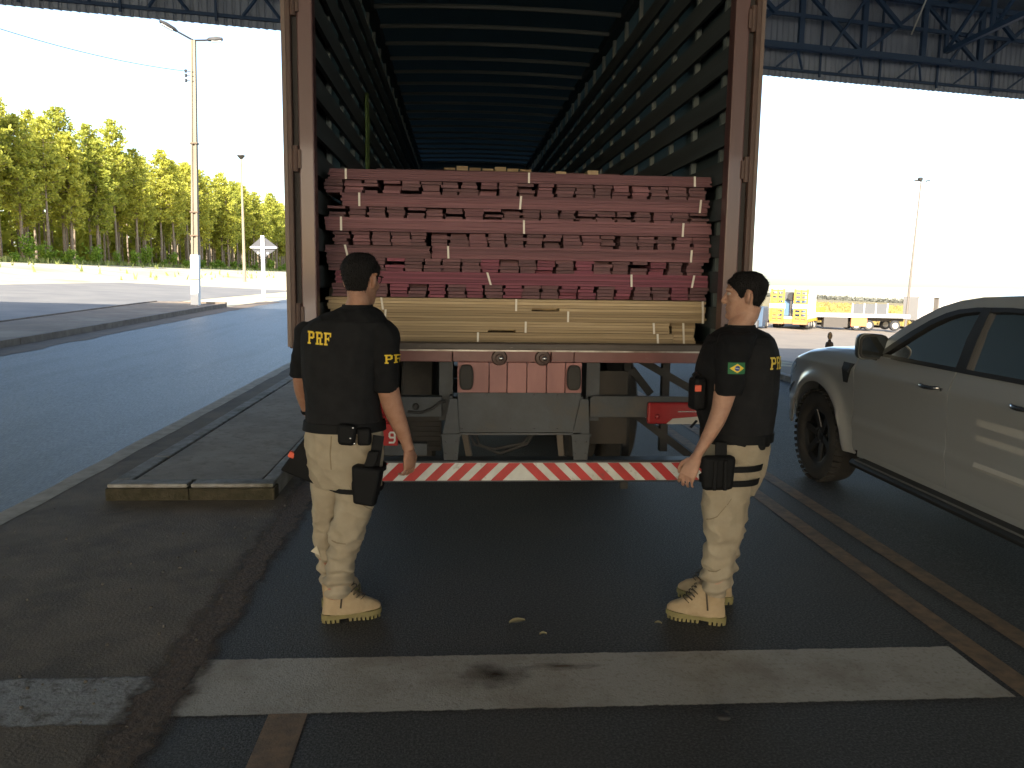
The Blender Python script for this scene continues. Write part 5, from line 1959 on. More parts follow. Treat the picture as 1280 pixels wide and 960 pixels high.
def hand(mb, w, d, nrm, thumb, curl=1.0, size=1.0):
    """palm with four curling fingers and a thumb; d along the hand, nrm out of the palm"""
    w, d = Vector(w), Vector(d).normalized()
    nrm = Vector(nrm)
    nrm = (nrm - d * nrm.dot(d)).normalized()
    s = d.cross(nrm).normalized()
    if s.dot(Vector(thumb)) < 0:
        s = -s
    k = size

    def pt(a, b, c):
        return w + d * a * k + s * b * k + nrm * c * k
    rings = []
    for a, hw, th in ((-.012, .026, .020), (.012, .030, .017), (.045, .038, .015), (.075, .041, .014), (.092, .038, .011)):
        rings.append([pt(a, hw * math.cos(t), th * math.sin(t)) for t in (2 * math.pi * q / 14 for q in range(14))])
    mb.loft(rings)
    for b, L, r in ((.030, .070, .0085), (.0105, .078, .0088), (-.010, .072, .0084), (-.0295, .058, .0075)):
        p = pt(.084, b, 0)
        ang = 0
        pts, rs = [pt(.06, b, 0), p], [r * k, r * k]
        for seg, da in ((.46, .30 * curl), (.31, .55 * curl), (.26, .45 * curl)):
            ang += da
            p = p + (d * math.cos(ang) + nrm * math.sin(ang)) * L * seg * k + s * (b * .06) * k
            pts.append(p)
            rs.append(r * (1 - .10 * len(rs) / 2) * k)
        mb.tube(pts, rs, 8)
        mb.add(*ball(pts[-1], rs[-1]))
    p0, p1 = pt(.018, .026, .004), pt(.048, .050, .012)
    p2 = pt(.072, .056, .022)
    p3 = pt(.092, .052, .030)
    mb.tube([p0, p1, p2, p3], [.014 * k, .0125 * k, .0105 * k, .0085 * k], 8)
    mb.add(*ball(p3, .0085 * k))


def ball(c, r, n=8, sc=(1, 1, 1)):
    c = Vector(c)
    vs, fs = [], []
    for i in range(n + 1):
        ph = math.pi * i / n
        for j in range(n * 2):
            t = math.pi * j / n
            vs.append(c + Vector((r * sc[0] * math.sin(ph) * math.cos(t), r * sc[1] * math.sin(ph) * math.sin(t), r * sc[2] * math.cos(ph))))
    m2 = n * 2
    for i in range(n):
        for j in range(m2):
            fs.append((i * m2 + j, i * m2 + (j + 1) % m2, (i + 1) * m2 + (j + 1) % m2, (i + 1) * m2 + j))
    return vs, fs


HEAD = [(-.118, .022, .045, .080), (-.110, .036, .018, .090), (-.098, .046, -.020, .094), (-.078, .055, -.052, .094), (-.050, .062, -.070, .095), (-.020, .067, -.083, .094),
        (.010, .071, -.094, .092), (.040, .075, -.100, .097), (.068, .073, -.098, .090), (.092, .062, -.083, .070), (.109, .042, -.056, .044), (.118, .018, -.022, .014)]


def head_at(z):
    for p, q in zip(HEAD, HEAD[1:]):
        if z <= q[0]:
            t = max(0, (z - p[0]) / (q[0] - p[0]))
            return [p[i] + (q[i] - p[i]) * t for i in range(1, 4)]
    return HEAD[-1][1:]


def head_pt(t, z, off=0.):
    """t = 0 faces forward"""
    a, b0, b1 = head_at(z)
    c, l = (b0 + b1) / 2, (b1 - b0) / 2
    return Vector(((a + off) * math.sin(t), c + (l + off) * math.cos(t), z))


def make_head(mb, T):
    mb.loft([[T @ head_pt(2 * math.pi * k / 24, z) for k in range(24)] for z in [HEAD[0][0]] + lin(-.114, .118, 28)])
    mb.tube([T @ Vector(p) for p in ((0, .090, .022), (0, .104, -.004), (0, .114, -.026), (0, .104, -.034))], [.008, .010, .013, .012], 8)
    for s in (-1, 1):
        mb.add(*ball(T @ Vector((s * .010, .102, -.030)), .009))
        mb.tube([T @ Vector(p) for p in ((s * .012, .096, .034), (s * .036, .090, .036), (s * .056, .070, .030))], [.008, .009, .007], 8)
        mb.add(*ball(T @ Vector((s * .044, .062, -.020)), .020))
        mb.tube([T @ Vector(p) for p in ((s * .018, .089, .024), (s * .032, .091, .027), (s * .046, .081, .022))], .0052, 6)
        mb.tube([T @ Vector(p) for p in ((s * .018, .088, .006), (s * .032, .089, .003), (s * .046, .080, .006))], .0045, 6)
        # ear: rim and lobe
        e = [T @ Vector((s * (.080 + .009 * math.sin(q) - .016 * math.cos(q)), -.018 - .012 * math.cos(q * 2) * .3 + .014 * math.cos(q), .000 + .031 * math.sin(q))) for q in lin(-1.9, 2.4, 12)]
        mb.tube(e, [.006, .008, .008, .007, .006, .006, .006, .007, .007, .007, .007, .006, .005], 6)
        mb.add(*ball(T @ Vector((s * .078, -.012, .000)), .033, 8, (.36, .55, 1.0)))
    for z, r, y in ((-.058, .0085, .094), (-.070, .0095, .092)):
        mb.tube([T @ Vector((x, y - abs(x) * .30, z)) for x in (-.024, -.012, 0, .012, .024)], [.004, r * .8, r, r * .8, .004], 8)
    mb.add(*ball(T @ Vector((0, .084, -.102)), .017))


def make_hair(T, parent, root_name='hair', volume=.010, back=-.070):
    """cap of short hair with its own hairline, open over the face and round the ears"""
    mb = MB()
    N, K = 72, 16

    def line(t):
        t = abs((t + math.pi) % (2 * math.pi) - math.pi)       # 0 front .. pi back
        return interp(t, [(0, .066), (.55, .062), (.80, .045), (1.0, .032), (1.16, .014), (1.25, -.006), (1.48, -.008), (1.56, .020), (1.66, .034), (1.88, .030), (2.0, .000), (2.12, -.040),
                          (2.4, back + .008), (math.pi, back)])
    vs = []
    for k in range(K + 1):
        f = k / K
        for j in range(N):
            t = 2 * math.pi * j / N
            z0 = line(t)
            z = z0 + (.1175 - z0) * (1 - (1 - f) ** 1.25)
            off = volume * min(1, f * 3 + .25) * (.75 + .5 * min(1, max(0, z + .02) / .1))
            p = head_pt(t, z, off)
            if z > .10:
                p.z += volume * .9
            q = mnoise.noise(p * 55) * .0028 + mnoise.noise(p * 140) * .0016
            vs.append(T @ (p * (1 + q / .1)))
    fs = [(k * N + j, k * N + (j + 1) % N, (k + 1) * N + (j + 1) % N, (k + 1) * N + j) for k in range(K) for j in range(N)]
    fs.append(tuple(K * N + j for j in range(N)))
    mb.add(vs, fs)
    o = part(root_name, mb, M_HAIR, parent, smooth=True)
    s = o.modifiers.new('solidify', 'SOLIDIFY')
    s.thickness = .010
    s.offset = -1
    # short strands that break the outline of the cap
    rr = random.Random(int(volume * 1e5) + len(parent.children))
    sb = MB()
    for _ in range(3200):
        i = rr.randrange(K * N)
        a = vs[i].lerp(vs[i + N], rr.random())
        c = T @ Vector((0, 0, .02))
        nrm = (a - c).normalized()
        d = (nrm * rr.uniform(.25, .8) + Vector((rr.gauss(0, .3), rr.gauss(0, .3), -.7 + rr.gauss(0, .3)))).normalized()
        sd = d.cross(nrm).normalized() * .0011
        L = rr.uniform(.006, .014)
        sb.add([a - sd, a + sd, a + d * L], [(0, 1, 2)])
    st = part('hair_strands', sb, M_HAIR, o, fix=False)
    st['kind'] = 'stuff'
    return o


def make_boot(parent, heel, toe, height=.19):
    heel, toe = Vector(heel), Vector(toe)
    heel.z = toe.z = 0
    d = (toe - heel).normalized()
    L = .292
    s = Vector((-d.y, d.x, 0))
    z0 = zg(heel.x, heel.y) + .001

    def pt(l, w, z):
        return heel + d * (l * L / .29 - .005) + s * w + Vector((0, 0, z0 + z))
    out = [(0, 0), (.006, .022), (.025, .036), (.07, .038), (.12, .037), (.17, .045), (.215, .052), (.25, .047), (.275, .032), (.289, .012)]
    poly = out + [(l, -w) for l, w in out[::-1] if w > 0]
    rings = [[pt(l, w * g, z) for l, w in poly] for z, g in ((.016, 1.0), (.032, 1.02), (.040, 1.0))]
    bt = None
    up = MB()
    sec = []
    for z, b, f, w in ((.036, .004, .288, .050), (.052, .006, .287, .050), (.068, .008, .276, .048), (.084, .010, .250, .046), (.100, .011, .215, .044), (.118, .011, .180, .043),
                       (.140, .010, .158, .044), (.165, .008, .150, .047), (height, .004, .146, .050), (height + .006, .010, .138, .046)):
        c, l = (b + f) / 2, (f - b) / 2
        ring = []
        for k in range(28):
            t = 2 * math.pi * k / 28
            ct, st = math.cos(t), math.sin(t)
            e = .80 if ct > 0 else .75
            ww = w * (1 - .22 * max(0, -ct)) * (.92 if f > .2 and ct > .4 else 1)
            ring.append(pt(c + l * math.copysign(abs(ct) ** e, ct), ww * math.copysign(abs(st) ** .85, st), z))
        sec.append(ring)
    up.loft(sec)
    me = remesh(up, .005, 2)
    displace(me, lambda p: .0025 * mnoise.noise(p * 24) + .0015 * mnoise.noise(p * 60))
    bt, _ = put('boot', me, M_BOOT, parent)
    part('sole', MB().loft(rings), M_SOLE, bt, smooth=40)
    for l0, l1, n in ((.0, .085, 4), (.125, .285, 8)):
        for k in range(n):
            a = l0 + (l1 - l0) * k / n
            b = a + (l1 - l0) / n * .72
            for sg in (-1, 1):
                mb = MB()
                wa, wb = interp(a, out), interp(b, out)
                vs = []
                for z in (0, .017):
                    vs += [pt(a + .002, sg * .008, z), pt(b, sg * .008, z), pt(b, sg * max(.012, wb * 1.01), z), pt(a + .002, sg * max(.012, wa * 1.01), z)]
                mb.add(vs, [(0, 3, 2, 1), (4, 5, 6, 7), (0, 1, 5, 4), (1, 2, 6, 5), (2, 3, 7, 6), (3, 0, 4, 7)])
                part('tread_block', mb, M_SOLE, bt)
    for k in range(5):
        l, z = .205 - .013 * k, .106 + .017 * k
        mb = MB().tube([pt(l - .03, -.036, z - .012), pt(l, -.018, z + .006), pt(l + .004, 0, z + .009), pt(l, .018, z + .006), pt(l - .03, .036, z - .012)], .0028, 5)
        part('lace', mb, M_LACE, bt, smooth=True)
    mb = MB().box(0, 0, 0, 0, 0, 0)
    for sg in (-1, 1):
        part('side_zip', MB().beam(pt(.085, sg * .0465, .075), pt(.095, sg * .0505, .168), .008, .004, up=s), M_LACE, bt)
    return bt


LET = {
    'P': [(.12, 0, .36, 1), (0, 0, .48, .14), (0, .86, .3, 1), (.3, .84, .80, 1), (.72, .50, .96, .92), (.3, .42, .80, .57)],
    'R': [(.12, 0, .36, 1), (0, 0, .46, .14), (0, .86, .3, 1), (.3, .84, .80, 1), (.72, .54, .96, .92), (.3, .44, .80, .58), (.56, .0, .78, .46), (.62, 0, 1.0, .14)],
    'F': [(.12, 0, .36, 1), (0, 0, .50, .14), (0, .86, .95, 1), (.78, .66, .95, .88), (.3, .43, .70, .57), (.60, .34, .70, .66)],
}


def project_poly(mb, quads, org, ux, uz, bv, ray, lift, n=4):
    """quads in (u, v) laid on a surface found by casting rays"""
    for i, q in enumerate(quads):
        ids = {}
        vs, fs = [], []
        ok = True
        for a in range(n + 1):
            for b in range(n + 1):
                s_, t_ = a / n, b / n
                p = [(1 - s_) * (1 - t_) * q[0][k] + s_ * (1 - t_) * q[1][k] + s_ * t_ * q[2][k] + (1 - s_) * t_ * q[3][k] for k in (0, 1)]
                w = Vector(org) + Vector(ux) * p[0] + Vector(uz) * p[1]
                hit = bv.ray_cast(w - Vector(ray) * .5, Vector(ray))
                if hit[0] is None or (hit[0] - w).length > .22:
                    ids[a, b] = None
                else:
                    ids[a, b] = len(vs)
                    vs.append(hit[0] + hit[1].normalized() * (lift + .00025 * i))
        for a in range(n):
            for b in range(n):
                c = [ids[a, b], ids[a + 1, b], ids[a + 1, b + 1], ids[a, b + 1]]
                if None not in c:
                    fs.append(c)
        if fs:
            mb.add(vs, fs)


def text_on(name, txt, org, ux, uz, w, h, bv, ray, m, parent, lift=.003, skew=0.):
    x = 0
    for ch in txt:
        mb = MB()
        quads = [[(x + (a + skew * y) * w, y * h) for a, y in ((x0, y0), (x1, y0), (x1, y1), (x0, y1))] for x0, y0, x1, y1 in LET[ch]]
        project_poly(mb, quads, org, ux, uz, bv, ray, lift, 5)
        if mb.f:
            part('letter', mb, m, parent, fix=False)
        x += w * 1.12


def band(mb, rs, z0, z1, grow, n=40, pw=2.1):
    """strap or belt following the rings between two heights"""
    def at(z):
        rr = sorted(rs, key=lambda r: r[2])
        for p, q in zip(rr, rr[1:]):
            if z <= q[2]:
                t = max(0, (z - p[2]) / (q[2] - p[2]))
                return [p[i] + (q[i] - p[i]) * t for i in range(5)]
        return rr[-1]
    R0, R1 = at(z0), at(z1)
    o0 = ell((R0[0], R0[1], z0), R0[3] + grow, R0[4] + grow, n, pw)
    o1 = ell((R1[0], R1[1], z1), R1[3] + grow, R1[4] + grow, n, pw)
    i0 = ell((R0[0], R0[1], z0), R0[3] + grow - .006, R0[4] + grow - .006, n, pw)
    i1 = ell((R1[0], R1[1], z1), R1[3] + grow - .006, R1[4] + grow - .006, n, pw)
    return mb.loft([i0, o0, o1, i1, i0], False)


def folds(seed, amp, fine=1.0):
    def fn(p):
        a = mnoise.noise((p.x * 5 + seed, p.y * 5, p.z * 9))
        b = 1 - abs(mnoise.noise((p.x * 9 + seed, p.y * 9, p.z * 13 + p.x * 6))) * 2
        return amp * (.7 * a + .45 * b * b * (1 if b > 0 else 0)) + .0012 * fine * mnoise.noise(p * 45)
    return fn


def trouser_folds(seed, knees, hem):
    base = folds(seed, .016)

    def fn(p):
        d = base(p)
        k = math.exp(-((p.z - hem) / .075) ** 2)
        d += k * .013 * math.sin(p.z * 95 + 2.2 * mnoise.noise((p.x * 14, p.y * 14, seed)) * 2)
        k = math.exp(-((p.z - knees) / .10) ** 2)
        d += k * .011 * (1 - abs(mnoise.noise((p.x * 12, p.y * 12 + seed, p.z * 17))) * 3)
        return d
    return fn


def person(name, label, base, D, head_c, head_yaw, head_tilt, skin, boots, hands, seed, hs_):
    root = thing('person', label, 'person', base)
    T = Matrix.Translation(Vector(head_c)) @ Matrix.Rotation(head_yaw, 4, 'Z') @ Matrix.Rotation(head_tilt, 4, 'X') @ Matrix.Scale(hs_, 4)
    mb = MB()
    make_head(mb, T)
    nk = D['torso'][0]
    hb = T @ Vector((0, -.026, -.045))
    hb2 = T @ Vector((0, -.014, -.09))
    mb.tube([hb, hb2, Vector((nk[0], nk[1], nk[2] + .01)), Vector((nk[0], nk[1], nk[2] - .06))], [.050, .051, .056, .064], 16)
    ring_loft(mb, D['torso'][1:], -.018)
    ring_loft(mb, D['hips'], -.018)
    for k in ('arm_near', 'arm_far', 'leg_near', 'leg_far'):
        ring_loft(mb, D[k], -.001 if 'arm' in k else -.014)
    for (w, d, nrm, th, curl) in hands:
        hand(mb, w, d, nrm, th, curl)
    body, _ = put('body', remesh(mb, .0046, 1), skin, root)
    for s in (-1, 1):
        c = T @ Vector((s * .031, .0800, .014))
        mb = MB()
        mb.add(*ball(c, .0125))
        e = part('eye', mb, mat('eye_white', (.30, .26, .23), .4), body, smooth=True)
        mb = MB()
        mb.add(*ball(T @ Vector((s * .031, .0885, .014)), .0055))
        part('iris', mb, mat('eye_dark', (.03, .02, .015), .2), e, smooth=True)
    hair = make_hair(T, root)
    # shirt
    mb = MB()
    ring_loft(mb, D['torso'], .0, 2.2)
    ring_loft(mb, D['sleeve_near'], .004)
    ring_loft(mb, D['sleeve_far'], .004)
    me = remesh(mb, .008, 3)
    displace(me, folds(seed, .012))
    shirt, bvs = put('shirt', me, M_SHIRT, root)
    # vest
    mb = MB()
    vr = [r for r in D['torso'][2:-1]]
    ring_loft(mb, vr, .008, 2.35)
    me = remesh(mb, .008, 4)
    displace(me, folds(seed + 9, .004))
    vest, bvv = put('vest', me, M_VEST, root)
    # collar
    c0 = D['torso'][0]
    mb = MB()
    n = 32
    rings = []
    for dz, g in ((-.030, .020), (.002, .010), (.012, .008), (.012, .002), (.0, .003), (-.03, .004)):
        rings.append(ell((c0[0], c0[1], c0[2] + dz), c0[3] * .98 + g, c0[4] * .98 + g, n))
    part('collar', mb.loft(rings, False), M_SHIRT, shirt, smooth=True)
    # trousers
    mb = MB()
    ring_loft(mb, D['hips'], -.002, 2.2)
    ring_loft(mb, D['leg_near'], -.005, 2.2)
    ring_loft(mb, D['leg_far'], -.005, 2.2)
    me = remesh(mb, .0075, 3)
    kz = D['leg_near'][4][2]
    hz = D['leg_near'][-3][2]
    displace(me, trouser_folds(seed + 4, kz, hz))
    tro, bvt = put('trousers', me, M_KHAKI, root)
    for h, t in boots:
        make_boot(root, h, t)
    zb = D['hips'][0][2]
    belt = part('belt', band(MB(), D['hips'], zb - .045, zb - .003, .016), M_GEAR, root, smooth=40)
    return root, T, shirt, vest, tro, bvs, bvv, bvt, belt


def soft_box(name, c, size, m, parent, bev=.012, rot=0., tilt=0., taper=1.0):
    """rounded pouch"""
    mb = MB()
    sx, sy, sz = (s / 2 for s in size)
    mat_ = Matrix.Translation(Vector(c)) @ Matrix.Rotation(rot, 4, 'Z') @ Matrix.Rotation(tilt, 4, 'Y')
    vs = [mat_ @ Vector(v) for v in ((-sx * taper, -sy * taper, -sz), (sx * taper, -sy * taper, -sz), (sx * taper, sy * taper, -sz), (-sx * taper, sy * taper, -sz),
                                     (-sx, -sy, sz), (sx, -sy, sz), (sx, sy, sz), (-sx, sy, sz))]
    mb.add(vs, [(0, 3, 2, 1), (4, 5, 6, 7), (0, 1, 5, 4), (1, 2, 6, 5), (2, 3, 7, 6), (3, 0, 4, 7)])
    return part(name, mb, m, parent, smooth=50, bevel=bev)


# ---- officer by the island, seen from behind
LR = LRINGS
wn_ = LR['arm_near'][-1]
wf_ = LR['arm_far'][-1]
pl_, T_, shirt, vest, tro, bvs, bvv, bvt, belt = person(
    'person', 'person in black vest and khaki trousers, back turned, beside the concrete island', (-.52, 3.74, 0), LR, (-.437, 3.725, 1.627), R(-24), R(-4), M_SKIN,
    [((-.635, 3.705, 0), (-.38, 3.785, 0)), ((-.645, 3.86, 0), (-.52, 4.12, 0))],
    [(wn_[:3], (.04, .05, -1), (-.72, .65, -.1), (-.5, .75, .1), 1.25), (wf_[:3], (.15, .35, -.9), (.8, .2, 0), (.2, .9, 0), 1.0)], 3.1, .97)
text_on('letter', 'PRF', (-.660, 3.60, 1.345), (.995, 0, -.06), (0, 0, 1), .0335, .056, bvv, (0, 1, 0), M_BADGE, vest, .0035)
text_on('letter', 'PRF', (-.322, 3.62, 1.258), (1, 0, 0), (0, 0, 1), .034, .040, bvs, (0, 1, 0), M_BADGE, shirt, .003)
# belt pouch, holster, straps
p_ = soft_box('pouch', (-.488, 3.575, .940), (.088, .045, .098), M_GEAR, belt, .016, 0, .08, .85)
for dx, dz in ((.03, .035), (.036, -.036), (.018, -.012)):
    mb = MB()
    mb.add(*ball((-.488 + dx, 3.552, .940 + dz), .006, 6))
    part('stud', mb, M_CHROME, p_, smooth=True)
soft_box('pouch', (-.412, 3.585, .930), (.060, .05, .080), M_GEAR, belt, .012)
hs = soft_box('holster', (-.402, 3.556, .710), (.140, .070, .180), M_GEAR, pl_, .014, R(-14), .10, .72)
part('pistol_grip', MB().loft([[Vector((-.392 + dx + u, 3.560 + v, z)) for u, v in ((-.026, -.016), (.026, -.016), (.026, .016), (-.026, .016))]
                               for dx, z in ((0, .795), (.012, .82), (.020, .845), (.026, .868))]), M_GEAR, hs, bevel=.008)
part('thigh_plate', MB().loft([[Vector((x, y, z)) for x, y in ((-.475, 3.590), (-.355, 3.570), (-.345, 3.60), (-.470, 3.612))] for z in (.655, .79)]), M_GEAR, hs, bevel=.006)
part('drop_strap', MB().beam((-.350, 3.605, .93), (-.372, 3.582, .78), .05, .008, up=(0, 1, 0)), M_GEAR, hs)
for z in (.765, .672):
    part('thigh_strap', band(MB(), LR['leg_near'][:4], z - .012, z + .010, .013), M_GEAR, hs, smooth=40)
dp = part('dump_pouch', MB().loft([[Vector((-.672 + t * .122 + q * .052 * (1 - .5 * t), 3.73 + w_, .775 - t * .100 + q * .070 * (1 - .5 * t))) for q, w_ in
                                    ((-1, -.03), (0, -.048), (1, -.03), (1, .03), (0, .048), (-1, .03))] for t in (-.62, -.5, 0, .5, .85, 1.0)]), M_GEAR, pl_, smooth=50, bevel=.008)
soft_box('orange_tip', (-.758, 3.698, .822), (.030, .03, .030), M_ORANGE, dp, .006, 0, .4)
part('hanger_strap', MB().beam((-.655, 3.70, .90), (-.665, 3.72, .79), .04, .006, up=(0, 1, 0)), M_GEAR, dp)
part('leg_strap', MB().beam((-.585, 3.665, .712), (-.515, 3.63, .66), .030, .006, up=(0, 1, 0)), M_GEAR, dp)
part('watch', band(MB(), [LR['arm_far'][-2], LR['arm_far'][-1]], LR['arm_far'][-1][2] + .012, LR['arm_far'][-1][2] + .030, .006), M_GEAR, pl_, smooth=40)
part('pocket_flap', MB().add([(-.700, 3.80, .318), (-.670, 3.79, .350), (-.655, 3.79, .300), (-.700, 3.803, .319), (-.669, 3.793, .351), (-.654, 3.793, .300)],
                             [(0, 1, 2), (5, 4, 3), (0, 3, 4, 1), (1, 4, 5, 2), (2, 5, 3, 0)]), mat('pale_cloth', (.5, .45, .35), .8), tro)
gl = MB()
for s in (1,):
    gl.tube([T_ @ Vector(p) for p in ((s * .073, -.02, .022), (s * .077, .02, .024), (s * .070, .085, .022))], .0028, 6)
gl.tube([T_ @ Vector((.010 + .024 + .024 * math.cos(t), .105 - .012 * abs(math.cos(t)), .012 + .019 * math.sin(t))) for t in lin(0, 2 * math.pi, 16)], .002, 5)
part('spectacles', gl, M_GEAR, pl_, smooth=True)

for pts in (((-.482, .700), (-.462, .655), (-.425, .605), (-.390, .575)), ((-.575, .425), (-.548, .418), (-.505, .420)), ((-.56, .93), (-.565, .85), (-.56, .78))):
    mb = MB()
    project_poly(mb, [[(a[0], a[1] - .003), (b[0], b[1] - .003), (b[0], b[1] + .003), (a[0], a[1] + .003)] if abs(a[0] - b[0]) > .012 else
                      [(a[0] - .003, a[1]), (a[0] + .003, a[1]), (b[0] + .003, b[1]), (b[0] - .003, b[1])] for a, b in zip(pts, pts[1:])],
                 (0, 3.55, 0), (1, 0, 0), (0, 0, 1), bvt, (0, 1, 0), .0015, 4)
    if mb.f:
        part('seam', mb, mat('khaki_seam', (.20, .16, .10), .9), tro, fix=False)
# ---- officer near the pickup, in profile
RR = RRINGS
wn_ = RR['arm_near'][-1]
wf_ = RR['arm_far'][-1]
pr_, T_, shirt, vest, tro, bvs, bvv, bvt, belt = person(
    'person', 'person in black uniform with flag patch, face in profile, between trailer and pickup', (1.25, 3.70, 0), RR, (1.345, 3.665, 1.580), R(68), R(-1), M_SKIN2,
    [((1.305, 3.605, 0), (1.063, 3.715, 0)), ((1.425, 3.85, 0), (1.20, 3.97, 0))],
    [(wn_[:3], (-.45, .0, -1), (.5, .75, -.3), (-.5, .6, .1), 1.0), (wf_[:3], (-.1, .1, -.9), (.5, -.7, 0), (-.3, -.5, 0), 1.0)], 8.7, .90)
text_on('letter', 'PRF', (1.418, 3.470, 1.256), (.66, .75, 0), (0, 0, 1), .036, .056, bvv, (-.75, .66, 0), mat('badge_yellow_dull', (.55, .42, .06), .6), vest, .0035)
fo, fu, fv = (1.186, 3.45, 1.246), (1, 0, 0), (0, 0, 1)
for nm, m, quads, lift in (('flag_field', mat('flag_green', (.02, .14, .05), .7), [[(0, 0), (.075, 0), (.075, .050), (0, .050)]], .0030),
                           ('flag_diamond', mat('flag_yellow', (.75, .55, .05), .7), [[(.006, .025), (.0375, .005), (.069, .025), (.0375, .045)]], .0042)):
    mb = MB()
    project_poly(mb, quads, fo, fu, fv, bvs, (0, 1, 0), lift, 10)
    part(nm, mb, m, shirt, fix=False)
mb = MB()
for k in range(12):
    t0, t1 = 2 * math.pi * k / 12, 2 * math.pi * (k + 1) / 12
    c = (.0375, .025)
    project_poly(mb, [[c, (c[0] + .0115 * math.cos(t0), c[1] + .0115 * math.sin(t0)), (c[0] + .0115 * math.cos((t0 + t1) / 2), c[1] + .0115 * math.sin((t0 + t1) / 2)),
                       (c[0] + .0115 * math.cos(t1), c[1] + .0115 * math.sin(t1))]], fo, fu, fv, bvs, (0, 1, 0), .0054, 1)
part('flag_disc', mb, mat('flag_blue', (.02, .05, .22), .6), shirt, fix=False)
mb = MB()
project_poly(mb, [[(.027, .026), (.048, .021), (.048, .0235), (.027, .0285)]], fo, fu, fv, bvs, (0, 1, 0), .0066, 6)
part('flag_band', mb, M_WHITE, shirt, fix=False)
hs = soft_box('thigh_pouch', (1.180, 3.455, .790), (.160, .055, .160), M_GEAR, pr_, .022, R(4), 0, .90)
for dx in (-.022, .026):
    soft_box('pouch_rib', (1.180 + dx, 3.425, .785), (.020, .012, .140), M_GEAR, hs, .005)
part('drop_strap', MB().beam((1.196, 3.475, .925), (1.194, 3.462, .85), .052, .010, up=(0, 1, 0)), M_GEAR, hs)
for z in (.80, .735):
    part('thigh_strap', band(MB(), RR['leg_near'][:4], z - .014, z + .012, .012), M_GEAR, hs, smooth=40)
soft_box('leg_clip', (1.300, 3.535, .690), (.045, .04, .075), M_GEAR, pr_, .01, R(-30))
soft_box('belt_pouch', (1.435, 3.60, .945), (.055, .09, .105), M_GEAR, belt, .014)
soft_box('belt_pouch', (1.395, 3.53, .915), (.05, .05, .07), M_GEAR, belt, .012)
rp_ = soft_box('radio_pouch', (1.105, 3.57, 1.135), (.060, .085, .150), M_GEAR, vest, .016, R(10))
soft_box('orange_label', (1.094, 3.525, 1.165), (.030, .010, .030), M_ORANGE, rp_, .003)
part('radio_cord', MB().tube([(1.085, 3.55, 1.20), (1.075, 3.55, 1.225), (1.092, 3.55, 1.242), (1.112, 3.55, 1.22)], .006, 6), M_GEAR, rp_, smooth=True)
part('sling_strap', MB().beam((1.075, 3.55, .98), (1.105, 3.56, 1.01), .012, .006), M_GEAR, belt)

for pts in (((1.125, .685), (1.120, .64), (1.122, .60)), ((1.105, .57), (1.150, .545), (1.20, .575), (1.255, .665)), ((1.15, .30), (1.20, .30), (1.235, .315))):
    mb = MB()
    project_poly(mb, [[(a[0], a[1] - .003), (b[0], b[1] - .003), (b[0], b[1] + .003), (a[0], a[1] + .003)] if abs(a[0] - b[0]) > .012 else
                      [(a[0] - .003, a[1]), (a[0] + .003, a[1]), (b[0] + .003, b[1]), (b[0] - .003, b[1])] for a, b in zip(pts, pts[1:])],
                 (0, 3.5, 0), (1, 0, 0), (0, 0, 1), bvt, (0, 1, 0), .0015, 4)
    if mb.f:
        part('seam', mb, MATS['khaki_seam'], tro, fix=False)
# ---------------------------------------------------------------- small things on the ground
def decal_mat(name, col, strong=True):
    """stain soaking out from its middle with a ragged edge"""
    m = bpy.data.materials.new(name)
    m.use_nodes = True
    n, l = m.node_tree.nodes, m.node_tree.links
    b = n['Principled BSDF']
    b.inputs['Base Color'].default_value = (*col, 1)
    b.inputs['Roughness'].default_value = .8
    tc = n.new('ShaderNodeTexCoord')
    g = n.new('ShaderNodeTexGradient')
    g.gradient_type = 'SPHERICAL'
    mp = n.new('ShaderNodeMapping')
    mp.inputs['Location'].default_value = (-1, -1, 0)
    mp.inputs['Scale'].default_value = (2, 2, 0)
    l.new(tc.outputs['Generated'], mp.inputs[0])
    l.new(mp.outputs[0], g.inputs[0])
    t = n.new('ShaderNodeTexNoise')
    t.inputs['Scale'].default_value = 4
    t.inputs['Detail'].default_value = 6
    l.new(tc.outputs['Generated'], t.inputs[0])
    a = n.new('ShaderNodeMath')
    a.operation = 'MULTIPLY_ADD'
    l.new(t.outputs[0], a.inputs[0])
    a.inputs[1].default_value = 1.3
    a.inputs[2].default_value = -.85 if strong else -1.05
    a2 = n.new('ShaderNodeMath')
    a2.operation = 'ADD'
    a2.use_clamp = True
    l.new(a.outputs[0], a2.inputs[0])
    l.new(g.outputs[0], a2.inputs[1])
    l.new(a2.outputs[0], b.inputs['Alpha'])
    return m


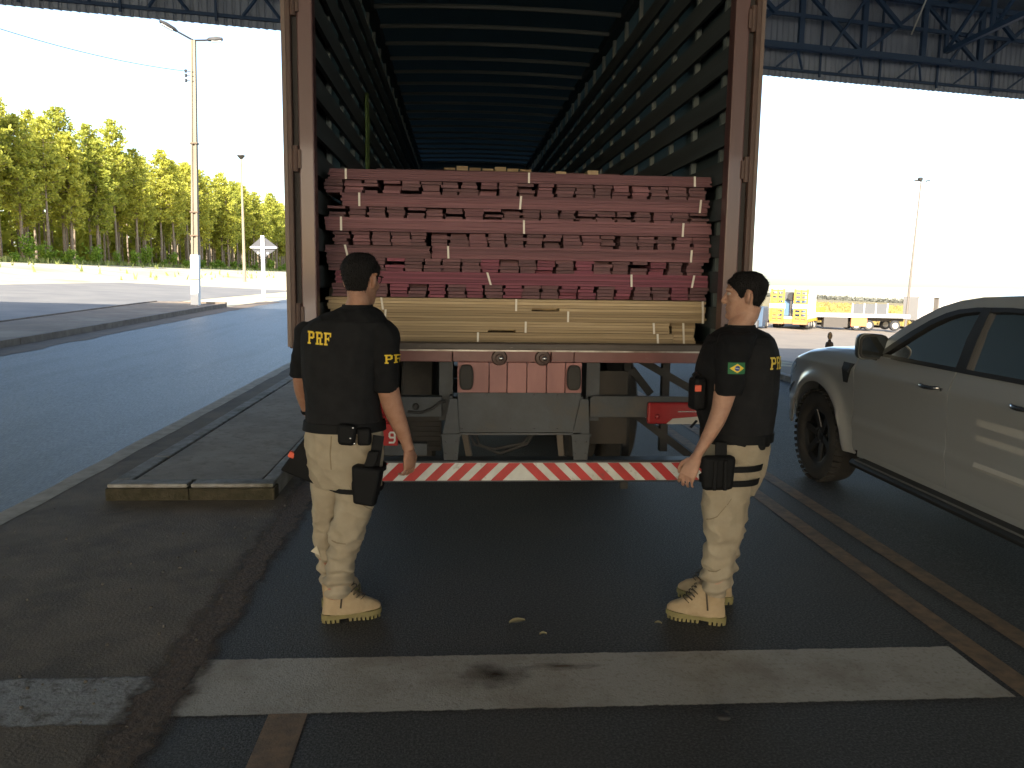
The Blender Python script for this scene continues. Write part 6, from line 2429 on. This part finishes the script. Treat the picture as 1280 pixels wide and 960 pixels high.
for i, (x, y, rx, ry, dz, lab) in enumerate(((.16, 3.13, .20, .15, .009, 'dark brown stain in the middle of the white line'),
                                             (.45, 3.20, .22, .05, .0092, 'thin brown smear on the white line'))):
    o = part('stain', MB().add([(x - rx, y - ry, dz), (x + rx, y - ry, dz), (x + rx, y + ry, dz), (x - rx, y + ry, dz)], [(0, 1, 2, 3)]),
             decal_mat('stain_%d' % i, (.05, .03, .02) if i == 0 else (.14, .09, .05), i < 2), None, fix=False)
    o['kind'] = 'structure'
    o['label'] = lab
    o['category'] = 'stain'
rnd = random.Random(21)
M_LEAF = mat('dry_leaf', (.42, .36, .20), .8)
for x, y, L, a, lab in ((.30, 3.66, .085, .35, 'curled dry leaf on the asphalt between the two people'), (.41, 3.52, .035, .1, 'small leaf scrap just above the white line'),
                        (.98, 3.62, .035, 2.9, 'pale scrap beside the toe of the boot')):
    mb = MB()
    rows = []
    for t in lin(0, 1, 6):
        w = .30 * L * math.sin(math.pi * (.08 + .84 * t))
        cx, cy = x + math.cos(a) * L * (t - .5), y + math.sin(a) * L * (t - .5)
        nx_, ny_ = -math.sin(a), math.cos(a)
        h = .004 + .005 * math.sin(math.pi * t)
        rows.append([(cx - nx_ * w, cy - ny_ * w, h + .006), (cx, cy, h), (cx + nx_ * w, cy + ny_ * w, h + .007)])
    mb.loft(rows, False, close=False)
    o = part('leaf', mb, M_LEAF, None, smooth=True, fix=False)
    tag(o, lab, 'leaf')
mb = MB().add(*ball((1.02, 2.78, .008), .022, 6, (1.3, .9, .5)))
mb.add(*ball((1.04, 2.81, .010), .014, 6, (1, 1, .7)))
tag(part('asphalt_lump', mb, M_RUBBER, None, smooth=True), 'small black lump on the asphalt below the white line', 'lump')
mb = MB()
for i in range(240):
    if i % 3:
        x = rnd.gauss(-1.35, .28)
        y = rnd.uniform(2.2, 8)
    else:
        x = rnd.uniform(-2.9, -1.2)
        y = rnd.uniform(2.2, 5.8)
    if y > 5.7 and -2.6 < x < -1.28:
        continue
    r_ = rnd.choice((.003, .004, .005, .006, .009))
    vs, fs = ball((x, y, r_ * .5 + .004), r_, 3, (1, rnd.uniform(.6, 1), .7))
    mb.add(vs, fs)
tag(part('pebbles', mb, mat('pebble', (.13, .11, .09), .9, col2=(.07, .06, .05), scale=20), None, smooth=True), 'scattered small pebbles on the dirty concrete strip', 'pebbles', kind='stuff')
